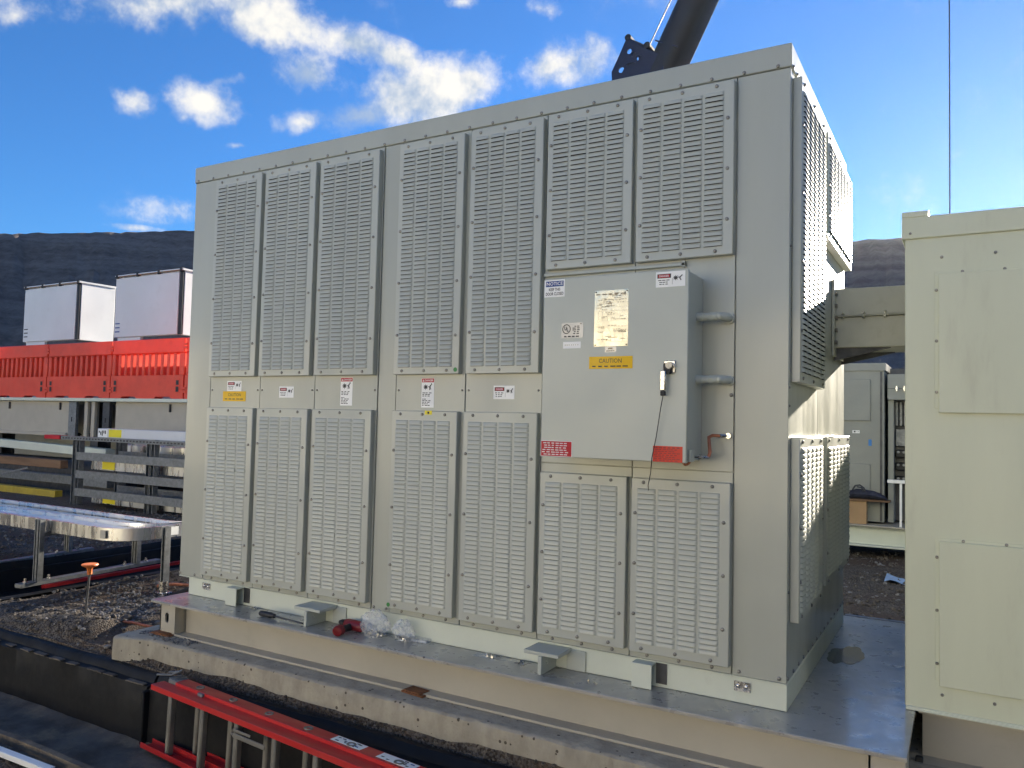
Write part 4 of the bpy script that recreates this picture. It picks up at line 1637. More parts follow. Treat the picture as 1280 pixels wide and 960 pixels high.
# ------------------------------------------------------------------ seen through the gap
def make_far_side():
    t = thing('far_cabinet', 'far plain grey cabinet seen through the gap below the bus duct', 'electrical cabinet', (-1.0, 7.2, .12))
    y0 = 6.62
    b = MB()
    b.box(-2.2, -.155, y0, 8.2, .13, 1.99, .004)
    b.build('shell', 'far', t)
    b = MB()
    b.box(-2.22, -.140, y0-.02, 8.22, 1.90, 1.995, .004)
    b.build('roof_cap', 'far', t)
    for z0, z1 in ((1.31, 1.80), (.30, .80)):
        q = MB()
        q.box(-.95, -.305, y0-.025, y0-.0005, z0, z1, .003)
        q.build('cover_panel', 'far', t)
    b = MB()
    b.box(-.2, -.178, y0-.012, y0-.0005, .14, 1.89)
    b.build('door_edge', 'steel_dark', t)
    b = MB()
    b.plate_y(-.50, -.42, 1.16, 1.195, y0-.001, 0)
    b.add([(-.485, y0-.0025, 1.17), (-.465, y0-.0025, 1.17), (-.465, y0-.0025, 1.188), (-.485, y0-.0025, 1.188)], [(0, 1, 2, 3)], 1)
    b.scribble(-.455, -.425, 1.178, .006, y0-.0025, 1, 2)
    b.build('white_sticker', ['white', 'ink'], t)
    b = MB()
    b.plate_y(-.325, -.29, 1.015, 1.09, y0-.001, 0)
    b.build('blue_tape', 'blue_tape', t)
    # open switch section to its right
    t = thing('open_switch_section', 'open switchgear section with dark insides beside the far grey cabinet', 'switchgear', (.4, 7.2, .12))
    b = MB()
    b.box(-.12, 1.2, 6.95, 8.0, .13, 1.95, .003)
    b.build('back_shell', 'steel_dark', t)
    b = MB()
    b.box(-.12, -.06, 6.68, 6.94, .13, 1.66, .003)
    b.build('side_post', 'far', t)
    b = MB()
    b.box(-.12, 1.2, 6.60, 6.94, 1.56, 1.86, .003)
    b.box(.0, 1.1, 6.592, 6.5995, 1.77, 1.80)
    b.build('bus_duct_front', ['far'], t)
    for x in (-.02, .06, .14):
        q = MB()
        q.cyl((x, 6.585, 1.66), (x, 6.585, 1.72), .014, n=6)
        q.cyl((x, 6.585, 1.68), (x, 6.585, 1.70), .022, n=6)
        q.build('joint_bolt', 'brushed', t)
    b = MB()
    b.box(-.12, 1.2, 6.590, 6.60, 1.688, 1.694)
    b.build('joint_strip', 'steel_dark', t)
    for x in (-.055, -.01, .035, .08):
        q = MB()
        q.box(x, x+.03, 6.86, 6.945, 1.26, 1.54, .003)
        q.build('bus_bar', 'galv', t)
    b = MB()
    b.box(-.05, .30, 6.84, 6.948, 1.02, 1.22, .004)
    b.build('white_barrier_plate', 'galv', t)
    for z in (.62, .78, .93):
        q = MB()
        q.box(-.05, .30, 6.80, 6.946, z-.045, z+.045, .01)
        for x in (-.02, .04, .10):
            q.cyl((x, 6.80, z+.02), (x, 6.78, z+.02), .016, n=8, mi=1)
        q.build('insulator_row', ['dark', 'galv'], t)
    t = thing('added_shade_cabinet', 'added taller grey cabinet of the far row, unseen behind the plain cabinet', 'electrical cabinet', (1.6, 8.6, .12))  # added at a height that shades the lower side panels of the louvred cabinet
    b = MB()
    b.box(.36, 2.6, 8.05, 9.4, .13, 2.62, .004)
    b.build('shell', 'far', t)
    b = MB()
    b.box(.34, 2.62, 8.03, 9.42, 2.56, 2.66, .004)
    b.build('roof_cap', 'far', t)
    # skid beam in front of both
    t = thing('far_skid_beam', 'pale steel skid beam lying across the far end of the gap', 'steel beam', (-.3, 6.55, -.14))
    b = MB()
    b.box(-2.6, 1.6, 6.42, 8.0, .09, .106, .002)
    b.build('top_flange', 'skid', t)
    b = MB()
    b.box(-2.6, 1.6, 6.52, 6.535, -.12, .0895)
    b.build('web_plate', 'cream', t)
    b = MB()
    b.box(-2.6, 1.6, 6.40, 6.65, -.138, -.1205, .002)
    b.build('bottom_flange', 'cream', t)
    # wooden stand with a bag
    t = thing('wooden_stand', 'pale wooden work stand in front of the far cabinet', 'work stand', (-.42, 6.5, .107))
    b = MB()
    b.box(-.62, -.08, 6.44, 6.6, .375, .398, .003)
    b.build('top_board', 'timber', t)
    b = MB()
    b.box(-.56, -.33, 6.47, 6.58, .107, .3745, .003)
    b.build('end_panel', 'ply', t)
    b = MB()
    n, k = 14, 10
    vs, fs = [], []
    for i in range(n):
        u = i/(n-1)
        x = -.60+.50*u
        hh = .135*(math.sin(PI*min(1, max(.03, u)))**.45)*(1 - .35*u)+.012*fbm(u*5, 2, 1)
        for j in range(k):
            a = 2*PI*j/k
            vs.append((x, 6.51+.065*math.cos(a)*min(1, hh/.06), .399+max(0, .5*hh+.5*hh*math.sin(a))))
    for i in range(n-1):
        for j in range(k):
            fs.append((i*k+j, i*k+(j+1) % k, (i+1)*k+(j+1) % k, (i+1)*k+j))
    fs += [tuple(reversed(range(k))), tuple(range((n-1)*k, n*k))]
    b.add(vs, fs)
    bagt = thing('tool_bag', 'dark navy cloth tool bag lying on the wooden stand', 'bag', (-.36, 6.5, .399))
    b.build('bag_body', 'bag_cloth', bagt)
    b = MB()
    b.tube([(-.48, 6.47, .50), (-.45, 6.45, .55), (-.40, 6.45, .56), (-.36, 6.46, .53), (-.34, 6.46, .49)], .009, 6)
    b.tube([(-.36, 6.45, .49), (-.38, 6.44, .53), (-.43, 6.44, .54)], .009, 6)
    b.build('handle', 'steel_dark', bagt)
    # white tee shaped stand
    t = thing('white_stand', 'thin white tee shaped stand on the far skid beam', 'stand', (.03, 6.47, .107))
    b = MB()
    b.box(.015, .040, 6.46, 6.485, .107, .60, .002)
    b.build('post', 'white', t)
    b = MB()
    b.box(-.11, .07, 6.455, 6.49, .601, .64, .002)
    b.build('head_bar', 'white', t)
    # blue rag on the gravel
    b = MB()
    n = 9
    vs = []
    for j in range(n):
        for i in range(n):
            u, v = i/(n-1), j/(n-1)
            x, y = -.02+.42*u, 4.92+.36*v-.05*u
            vs.append((x, y, ground_h(x, y)+.02+.02*math.sin(u*9+v*2)+.012*fbm(u*3, v*3, 1)))
    b.add(vs, [(j*n+i, j*n+i+1, (j+1)*n+i+1, (j+1)*n+i) for j in range(n-1) for i in range(n-1)])
    o = b.build('blue_rag', 'cloth')
    tag(o, 'crumpled light blue rag on the brown gravel in the gap', 'rag')
    # bright strip along the back edge of the deck
    b = MB()
    b.box(-.02, .42, 2.028, 2.055, -.03, .004, .002)
    b.box(-.02, .42, 2.075, 2.10, -.05, -.004, .002)
    o = b.build('rear_channel', 'galv')
    tag(o, 'narrow galvanised channel along the rear edge of the skid deck', 'channel')
make_far_side()

# ================================================================== CRANE
def make_crane():
    t = thing('crane_boom', 'black telescopic crane boom rising behind the cabinet roof', 'crane', (-16.5, 25, 1.5))
    d = Vector((1.05, 0, 2.11)).normalized()
    P = Vector((-9.16, 25, 15.26))
    foot = P - d*((15.26-1.5)/d.z)
    tip = P + d*((32.0-15.26)/d.z)
    s = Vector((d.z, 0, -d.x))
    f = Vector((0, -1, 0))
    def sect(p0, p1, w0, w1, name):
        b = MB()
        sec = [(-.5, -.5), (-.5, .28), (-.36, .5), (-.12, .60), (.12, .60), (.36, .5), (.5, .28), (.5, -.5)]
        vs = []
        for p, w in ((p0, w0), (p1, w1)):
            for a, c in sec:
                vs.append(tuple(p + s*(a*w) + f*(c*w)))
        n = len(sec)
        fs = [(i, (i+1) % n, n+(i+1) % n, n+i) for i in range(n)] + [tuple(range(n)), tuple(range(n, 2*n))]
        b.convex(vs, fs)
        return b.build(name, 'boom', t)
    sect(foot, P+d*6.0, 1.26, 1.14, 'boom_section')
    sect(P+d*6.0, tip, .98, .84, 'boom_section')
    b = MB()
    b.bar(P+d*.35-s*.55+f*.66, P+d*.35+s*.45+f*.66, .05, .05)
    b.build('collar', 'navy', t)
    # stowage bracket with lightening holes on the side of the boom
    def circle(cx, cz, rx, rz, n=18):
        return [(cx+rx*math.cos(2*PI*k/n), cz+rz*math.sin(2*PI*k/n)) for k in range(n)]
    outer = [(-10.66, 16.16), (-10.50, 16.10), (-9.92, 15.62), (-9.20, 15.18), (-9.10, 14.2), (-10.3, 13.6), (-11.2, 13.9), (-11.26, 14.95), (-11.0, 15.45)]
    holes = [circle(-10.54, 15.62, .10, .11), circle(-10.34, 15.44, .10, .11), circle(-10.14, 15.27, .10, .11), circle(-10.45, 15.08, .19, .08), circle(-10.86, 14.95, .12, .12)]
    for yy in (24.35, 25.1):
        vs, fs = plate2d(outer, holes, .03)
        q = MB()
        q.add([(a, yy-h, c) for a, c, h in vs], fs)
        q.build('bracket_plate', 'navy', t)
    o = Vector((-9.82, 25, 15.66))
    b = MB()
    b.cyl((-9.82, 24.6, 15.70), (-10.60, 24.6, 16.20), .05, n=8)
    b.build('tie_rod', 'steel_dark', t)
    for a, c in ((-9.82, 15.70), (-10.60, 16.18)):
        q = MB()
        q.cyl((a, 24.3, c), (a, 25.15, c), .13, n=14)
        q.build('sheave', 'dark', t)
    # hoist rope beside the boom
    b = MB()
    p = Vector((-9.80, 24.5, 15.74))
    b.tube([p, p+d*13 + s*.3], .022, 6)
    b.build('boom_rope', 'dark', t)
    b = MB()
    b.cyl((tip.x-.3, 25, tip.z-.2), (.35, 25, tip.z-.15), .16, n=10)
    b.build('boom_head', 'boom', t)
    b = MB()
    b.tube([(.275, 25, tip.z-.2), (.275, 25, 12), (.27, 25, 2.0)], .022, 6)
    o2 = b.build('hoist_rope', 'steel_dark')
    tag(o2, 'thin vertical hoist rope hanging in the sky above the plain cabinet', 'rope')
make_crane()

# ================================================================== LADDER
def make_ladder():
    A = Vector((-3.425, -.602, -.704))
    ang = -R(5.9)
    t = thing('extension_ladder', 'red fibreglass extension ladder lying on its side against the black wall', 'ladder', A)
    T0 = Matrix.Translation(A) @ Matrix.Rotation(ang, 4, 'Z') @ Matrix.Rotation(-R(1.5), 4, 'X')
    W = .368
    LEN = 4.4

    def rail(x0, x1, y0, z, up_, name='rail'):
        """C channel, web horizontal, flanges towards the rungs"""
        b = MB()
        b.T = T0
        d = 1 if up_ else -1
        th = .005
        za, zb = (z, z+th) if up_ else (z-th, z)
        b.box(x0, x1, y0+.0005, y0+.0745, za, zb, .001)
        fz = (z, z+.030) if up_ else (z-.030, z)
        b.box(x0, x1, y0-.002, y0+.004, fz[0], fz[1], .0015)
        b.box(x0, x1, y0+.071, y0+.077, fz[0], fz[1], .0015)
        return b.build(name, 'red_frp', t)
    rail(0, LEN, 0, 0, True)
    rail(.07, LEN, 0, W, False)
    rail(.13, LEN, .076, .012, True)
    r4 = rail(.19, LEN, .076, W+.018, False)
    # rungs
    for i in range(14):
        x = .235 + .305*i
        q = MB()
        q.T = T0
        q.box(x-.017, x+.017, .014, .054, .006, W-.006, .008)
        q.build('rung', 'rung', t)
        x = .375 + .305*i
        q = MB()
        q.T = T0
        q.box(x-.017, x+.017, .094, .130, .018, W+.011, .008)
        q.build('rung', 'rung', t)
        q = MB()
        q.T = T0
        n = 14
        cx, cy, z = x, .113, W+.0185
        vs = []
        for r0, zz in ((.027, 0), (.025, .004), (.016, .004), (.014, -.0004)):
            vs += [(cx+r0*math.cos(2*PI*k/n), cy+r0*.8*math.sin(2*PI*k/n), z+zz) for k in range(n)]
        q.add(vs, [(j*n+k, j*n+(k+1) % n, (j+1)*n+(k+1) % n, (j+1)*n+k) for j in range(3) for k in range(n)])
        q.build('rung_plate', 'rung', t)
    # end fitting, guide bracket, rope hook and rung lock
    q = MB()
    q.T = T0
    q.box(.105, .188, .080, .160, W-.016, W+.022, .006)
    for k in range(3):
        q.box(.110+.025*k, .122+.025*k, .082, .158, W+.0225, W+.027, .002)
    q.build('end_fitting', 'galv', t)
    q = MB()
    q.T = T0
    q.box(.43, .475, .058, .080, W-.012, W+.016, .003)
    q.build('guide_bracket', 'galv', t)
    q = MB()
    q.T = T0
    q.box(.86, 1.12, -.012, -.004, W-.096, W-.072, .003)
    q.box(.86, 1.00, -.010, -.005, W-.066, W-.052, .002)
    q.tube([(.865, -.008, W-.084), (.845, -.008, W-.072), (.862, -.008, W-.059)], .008, 6)
    q.build('rung_lock', 'rung', t)
    q = MB()
    q.T = T0
    q.tube([(.02, .06, W+.03), (.10, .10, W+.035), (.14, .14, W+.06), (.10, .16, W+.04), (.03, .13, W+.03)], .006, 6)
    q.build('rope_eye', 'galv', t)
    # paper labels on the top web
    x = 1.47
    for k, l in enumerate((.20, .22, .20, .22, .2)):
        q = MB()
        q.T = T0
        q.box(x, x+l, .092, .148, W+.0183, W+.0192, 0, 0)
        for m in range(9):
            a = x+.01+random.random()*(l-.05)
            c = .096+random.random()*.040
            q.add([(a, c, W+.0196), (a+random.uniform(.01, .03), c, W+.0196), (a+.02, c+.008, W+.0196), (a, c+.008, W+.0196)], [(0, 1, 2, 3)], random.choice((1, 1, 2)))
        q.build('paper_label', ['white', 'ink', 'blue_ink'], t)
        x += .305
make_ladder()

# white framed board at the bottom left corner
def make_corner_board():
    t = thing('white_board', 'white edged board lying on the soil in the bottom left corner', 'board', (-3.8, -1.2, -.68))
    d = (.35, .012, 0)
    for (a, c) in (((-4.4, -1.125, -.662), (-3.45, -1.095, -.662)), ((-4.1, -1.20, -.66), (-3.9, -1.60, -.66))):
        b = MB()
        b.bar(a, c, .045, .03, 0, .003)
        b.build('edge_strip', 'white', t)
make_corner_board()

# ================================================================== THINGS ON THE DECK
def make_tools():
    t = thing('screwdriver', 'long black screwdriver lying on the skid deck left of the first jacking lug', 'screwdriver', (-2.9, -.13, .01))
    b = MB()
    p0, p1 = Vector((-3.02, -.128, .018)), Vector((-2.885, -.133, .018))
    pts = [p0.lerp(p1, u) for u in (0, .06, .2, .5, .75, .88, .95, 1)]
    b.tube(pts, [.008, .015, .018, .0165, .0175, .013, .0145, .009], 10)
    b.build('grip', 'drill_black', t)
    b = MB()
    b.cyl(p1, (-2.655, -.140, .010), .0055, n=8)
    b.build('shank', 'steel_dark', t)
    # cordless drill
    t = thing('cordless_drill', 'red and black cordless drill lying beside the clear plastic bag', 'drill', (-2.33, -.12, .02))
    b = MB()
    b.tube([(-2.330, -.212, .029), (-2.333, -.205, .030), (-2.337, -.17, .030), (-2.337, -.168, .030)], [.024, .029, .029, .02], 12)
    b.build('battery', 'drill_red', t)
    b = MB()
    b.tube([(-2.337, -.169, .030), (-2.340, -.13, .028), (-2.338, -.09, .028)], [.022, .019, .021], 10)
    b.build('grip', 'drill_black', t)
    b = MB()
    b.tube([(-2.40, -.062, .034), (-2.385, -.062, .034), (-2.33, -.070, .034), (-2.27, -.078, .034), (-2.255, -.080, .034)], [.020, .028, .031, .030, .02], 12)
    b.build('motor_housing', 'drill_red', t)
    b = MB()
    b.tube([(-2.45, -.055, .033), (-2.43, -.057, .033), (-2.401, -.061, .034)], [.010, .018, .021], 10)
    b.build('chuck', 'drill_black', t)
    # clear bags of hardware
    def bag(x, y, w, d, h, label, seed):
        t = thing('plastic_bag', label, 'plastic bag', (x, y, .001), 'clear plastic bags of hardware')
        b = MB()
        n, k = 16, 22
        vs, fs = [], []
        for j in range(n):
            v = j/(n-1)
            for i in range(k):
                a = 2*PI*i/k
                rr = (math.sin(PI*min(.97, max(.12, v*.9+.06)))**.6)*(1-.25*v)
                cr = 1 + .22*fbm(math.cos(a)*2+seed, v*4+math.sin(a)*2, 1.0) + .13*fbm(math.cos(a)*4+seed, v*6+math.sin(a)*4, 1)
                vs.append((x+w/2*rr*cr*math.cos(a)+.02*v*w, y+d/2*rr*cr*math.sin(a), .002+h*v*(1+.12*fbm(a, seed, 1.5))))
        for j in range(n-1):
            for i in range(k):
                fs.append((j*k+i, j*k+(i+1) % k, (j+1)*k+(i+1) % k, (j+1)*k+i))
        b.add(vs, fs)
        b.build('film', 'film', t)
        b = MB()
        for i in range(26):
            b.T = Matrix.Translation((x+random.uniform(-.28, .28)*w, y+random.uniform(-.28, .28)*d, .007+random.random()*.018)) @ Matrix.Rotation(random.random()*6, 4, 'Z') @ Matrix.Rotation(random.random(), 4, 'X')
            b.cyl((0, 0, 0), (.014, 0, 0), .0032, n=6)
            b.cyl((-.004, 0, 0), (0, 0, 0), .0065, n=6)
        b.build('hardware', 'brushed', t, kind='stuff')
    bag(-2.17, -.085, .23, .13, .145, 'large crumpled clear plastic bag beside the red drill', 1.3)
    bag(-1.985, -.065, .16, .10, .11, 'small clear plastic bag full of bright screws, right of the large bag', 6.1)
    b = MB()
    b.T = Matrix.Translation((-1.90, -.02, .001)) @ Matrix.Rotation(.12, 4, 'Z')
    b.box(-.055, .055, -.03, .03, 0, .018, .003)
    b.box(-.050, .050, -.034, -.0305, .004, .013, .001)
    o = b.build('flat_plastic_case', 'film')
    tag(o, 'flat clear plastic case on the deck right of the bags', 'case')
    b = MB()
    n = 8
    vs = [( -1.52+.085*i/(n-1), -.105+.06*j/(n-1)+.01*i/(n-1), .004+.016*abs(fbm(i*.7, j*.9, 1))) for j in range(n) for i in range(n)]
    b.add(vs, [(j*n+i, j*n+i+1, (j+1)*n+i+1, (j+1)*n+i) for j in range(n-1) for i in range(n-1)])
    o = b.build('torn_plastic', 'film')
    tag(o, 'scrap of torn clear plastic among loose screws on the deck', 'plastic scrap')
    # loose screws
    spots = [(-1.455, -.05), (-1.44, -.035), (-1.425, -.055), (-1.41, -.03), (-1.475, -.02), (-1.268, -.062), (-1.25, -.045), (-1.27, -.03), (-1.235, -.07),
             (-3.19, -.03), (-3.175, -.02), (-3.16, -.035), (-.86, -.12), (-.82, -.13)]
    base = None
    for i, (x, y) in enumerate(spots):
        if base is None:
            q = MB()
            q.cyl((0, 0, .0055), (.020, 0, .004), .0032, n=6)
            q.cyl((-.006, 0, .0065), (0, 0, .006), .0065, n=6)
            base = q.build('loose_screw', 'brushed')
            tag(base, 'loose bright screw lying on the skid deck', 'screw', 'loose screws on the skid deck')
            o = base
        else:
            o = base.copy()
            C.objects.link(o)
        lo, hi, where = next(g for g in ((0, 5, 'beside the torn plastic scrap'), (5, 9, 'left of the second jacking lug'), (9, 12, 'at the foot of the left tube end'), (12, 14, 'left of the right tube end')) if g[0] <= i < g[1])
        order = sorted(p[0] for p in spots[lo:hi]).index(x)
        o['label'] = ('leftmost', 'second', 'third', 'fourth', 'fifth')[order] + (' of the' if order == 0 else ' from left of the') + ' loose screws ' + where
        o.location = (x, y, .0005)
        o.rotation_euler = (0, 0, random.random()*6)
make_tools()

# ================================================================== LEFT BACKGROUND
def strut(b, x, y, z0, z1, s=.0415, mi=0):
    """slotted strut channel post, open side towards the camera"""
    h = s/2
    b.box(x-h, x-h+.004, y-h, y+h, z0, z1, 0, mi)
    b.box(x+h-.004, x+h, y-h, y+h, z0, z1, 0, mi)
    b.box(x-h+.004, x+h-.004, y+h-.004, y+h, z0, z1, 0, mi)
    b.box(x-h+.004, x-h+.011, y-h, y-h+.004, z0, z1, 0, mi)
    b.box(x+h-.011, x+h-.004, y-h, y-h+.004, z0, z1, 0, mi)

def make_tray():
    t = thing('cable_tray', 'bright aluminium cable tray curving behind the louvred cabinet', 'cable tray', (-6.2, .75, .15))
    def curve(yo, r, xs):
        """straight along x at y = yo, then a bend of radius r towards +y"""
        cx = -5.21 - r if r < .5 else -5.55
        pts = [(-9.4, yo), (-8, yo), (-7, yo), (cx, yo)]
        for i in range(1, 13):
            a = PI/2*i/12
            pts.append((cx + r*math.sin(a), yo + r*(1-math.cos(a))))
        pts.append((cx+r, yo+r+1.6))
        return pts
    def ribbon(pts, z0, z1, th, fl, name, m='alu'):
        b = MB()
        n = len(pts)
        P = [Vector((p[0], p[1], 0)) for p in pts]
        vs = []
        for i, p in enumerate(P):
            d = (P[min(i+1, n-1)]-P[max(0, i-1)]).normalized()
            s = Vector((-d.y, d.x, 0))
            for o, z in ((0, z0), (0, z1), (fl, z1), (fl, z1-th), (th, z1-th), (th, z0+th), (fl, z0+th), (fl, z0)):
                q = p + s*o
                vs.append((q.x, q.y, z))
        k = 8
        fs = [(i*k+j, i*k+(j+1) % k, (i+1)*k+(j+1) % k, (i+1)*k+j) for i in range(n-1) for j in range(k)]
        fs += [tuple(reversed(range(k))), tuple(range((n-1)*k, n*k))]
        b.add(vs, [tuple(reversed(f)) for f in fs])
        return b.build(name, m, t)
    ribbon(curve(.43, .33, 0), .148, .25, .003, .03, 'side_rail')
    ribbon(curve(1.06, .30, 0)[:-1] + [(-5.51, 3.0)], .148, .25, .003, -.03, 'side_rail')
    # the far rail bends further in
    ribbon([(-9.4, .74), (-7, .74), (-5.75, .74), (-5.55, .78), (-5.42, .88), (-5.36, 1.02), (-5.35, 1.3), (-5.35, 3.0)], .205, .245, .012, .02, 'middle_rail')
    def cover(pa, pb, z, name):
        q = MB()
        n = len(pa)
        vs = [(p[0], p[1], z) for p in pa] + [(p[0], p[1], z) for p in pb] + [(p[0], p[1], z-.004) for p in pa] + [(p[0], p[1], z-.004) for p in pb]
        fs = [(i, i+1, n+i+1, n+i) for i in range(n-1)] + [(2*n+i, 3*n+i, 3*n+i+1, 2*n+i+1) for i in range(n-1)]
        q.add(vs, fs)
        return q.build(name, 'alu_sheet', t)
    def arc(yo, r, cx, yend):
        return [(-9.4, yo), (-8.2, yo), (-7.2, yo), (-6.4, yo), (cx, yo)] + [(cx+r*math.sin(PI/2*k/14), yo+r*(1-math.cos(PI/2*k/14))) for k in range(1, 15)] + [(cx+r, yend)]
    cover(arc(.462, .30, -5.54, 2.6), arc(.735, .18, -5.53, 2.6), .214, 'cover_sheet')
    cover(arc(.762, .17, -5.535, 2.6), arc(1.03, .02, -5.50, 2.6), .206, 'cover_sheet')
    for x, in ((-5.50,),):
        q = MB()
        q.box(x, x+.07, .4265, .4285, .165, .232)
        q.build('rail_label', 'silver_label', t)
    q = MB()
    q.box(-5.2085, -5.2065, .86, .95, .165, .235)
    q.build('rail_label', 'white', t)
make_tray()

def make_supports():
    sup = None
    for x, lab in ((-6.28, 'galvanised strut support under the tray, nearest the orange marker'), (-7.42, 'galvanised strut support under the tray at the left picture edge')):
        t = thing('tray_support', lab, 'strut support', (x, .45, -.30), 'strut supports under the aluminium tray')
        for y in (.375, 1.38):
            b = MB()
            strut(b, x-.022 if y < 1 else x-.13, y, -.27, .262 if y < 1 else .14)
            strut(b, x+.022 if y < 1 else x-.086, y, -.27, .262 if y < 1 else .14)
            b.build('post', 'galv', t)
        b = MB()
        b.bar((x-.01, .22, -.288), (x-.14, 1.66, -.288), .085, .035, 0, .003)
        b.build('base_bar', 'galv', t)
        b = MB()
        b.bar((x, .40, .128), (x-.11, 1.36, .128), .041, .035, 0, .002)
        b.build('cross_bar', 'galv', t)
        for y in (.28, .49, 1.26, 1.50):
            q = MB()
            q.cyl((x-.01-.09*(y-.22), y, -.270), (x-.01-.09*(y-.22), y, -.235), .011, n=6)
            q.cyl((x-.01-.09*(y-.22), y, -.270), (x-.01-.09*(y-.22), y, -.258), .02, n=6)
            q.build('anchor_bolt', 'brushed', t)
    t = thing('strut_post', 'single brownish strut post standing on the gravel where the tray bends', 'post', (-5.14, .79, -.30))
    b = MB()
    strut(b, -5.15, .79, -.25, .25, .05)
    b.build('post', 'galv', t)
    b = MB()
    b.box(-5.20, -5.10, .74, .84, -.31, -.29, .003)
    b.cyl((-5.15, .78, -.29), (-5.15, .78, -.20), .034, n=10)
    b.build('foot_clamp', 'brushed', t)
    # loose conductors on the gravel beside the skid corner
    t = thing('ground_conductor', 'copper and black earthing conductors sticking out of the gravel by the skid corner', 'cable', (-4.6, .75, -.3))
    b = MB()
    b.tube([(-4.95, .55, -.30), (-4.80, .75, -.22), (-4.55, 1.02, -.08), (-4.25, 1.22, .02), (-3.95, 1.3, .03)], .018, 8)
    b.build('black_cable', 'dark', t)
    b = MB()
    b.tube([(-4.42, .62, -.30), (-4.40, .76, -.16), (-4.36, .95, -.04), (-4.12, 1.15, .03)], .014, 8)
    b.build('copper_cable', 'copper', t)
    b = MB()
    b.tube([(-5.32, .85, -.27), (-5.20, .92, -.25), (-5.05, 1.0, -.26)], .014, 8)
    b.build('copper_stub', 'copper', t)
    # orange marker
    t = thing('marker_stake', 'thin steel stake with an orange mushroom cap in the gravel', 'marker stake', (-4.76, -.12, -.32))
    b = MB()
    b.cyl((-4.77, -.13, -.34), (-4.735, -.13, .05), .0075, n=8)
    b.build('rod', 'steel_dark', t)
    b = MB()
    z = .045
    prof = [(.013, 0), (.017, .005), (.017, .040), (.024, .050), (.050, .062), (.056, .070), (.053, .076), (.02, .078), (0.001, .078)]
    n = 20
    vs = [(-4.735+r_*math.cos(2*PI*i/n), -.13+r_*math.sin(2*PI*i/n), z+h) for r_, h in prof for i in range(n)]
    b.add(vs, [(j*n+i, j*n+(i+1) % n, (j+1)*n+(i+1) % n, (j+1)*n+i) for j in range(len(prof)-1) for i in range(n)])
    b.build('cap', 'orange', t)
    b = MB()
    b.tube([(-4.9, -.10, -.30), (-4.7, -.06, -.285), (-4.45, .02, -.28), (-4.2, .05, -.29)], .010, 6)
    o = b.build('copper_wire', 'copper')
    tag(o, 'bare copper wire lying on the soil beside the concrete corner', 'wire')
    # lined trench behind the gravel
    t = thing('lined_trench', 'black plastic lined trench running under the strut supports', 'trench lining', (-6.4, 2, -.4))
    def strip(prof, name, ya=-.2, yb=6.0):
        b = MB()
        n = 60
        vs, fs = [], []
        k = len(prof)
        for i in range(n+1):
            y = ya+(yb-ya)*i/n
            for px, pz in prof:
                vs.append((px+.010*fbm(y, px, 2.5), y, pz+.008*fbm(y, px+7, 3)))
        for i in range(n):
            for j in range(k-1):
                fs.append((i*k+j, i*k+j+1, (i+1)*k+j+1, (i+1)*k+j))
        b.add(vs, fs)
        return b.build(name, 'liner', t)
    strip([(-5.85, -.285), (-5.88, -.272), (-5.905, -.275), (-5.91, -.33), (-5.915, -.46)], 'near_lining')
    strip([(-5.90, -.45), (-6.4, -.455), (-6.87, -.45)], 'floor_lining')
    strip([(-6.86, -.46), (-6.865, -.30), (-6.868, -.262), (-6.885, -.255), (-6.92, -.262), (-6.925, -.215), (-6.94, -.195), (-6.97, -.20), (-6.98, -.30)], 'far_lining')
    b = MB()
    b.bar((-6.62, .62, -.40), (-6.70, 2.6, -.40), .05, .03)
    b.build('red_rail', 'red_frp', t)
make_supports()

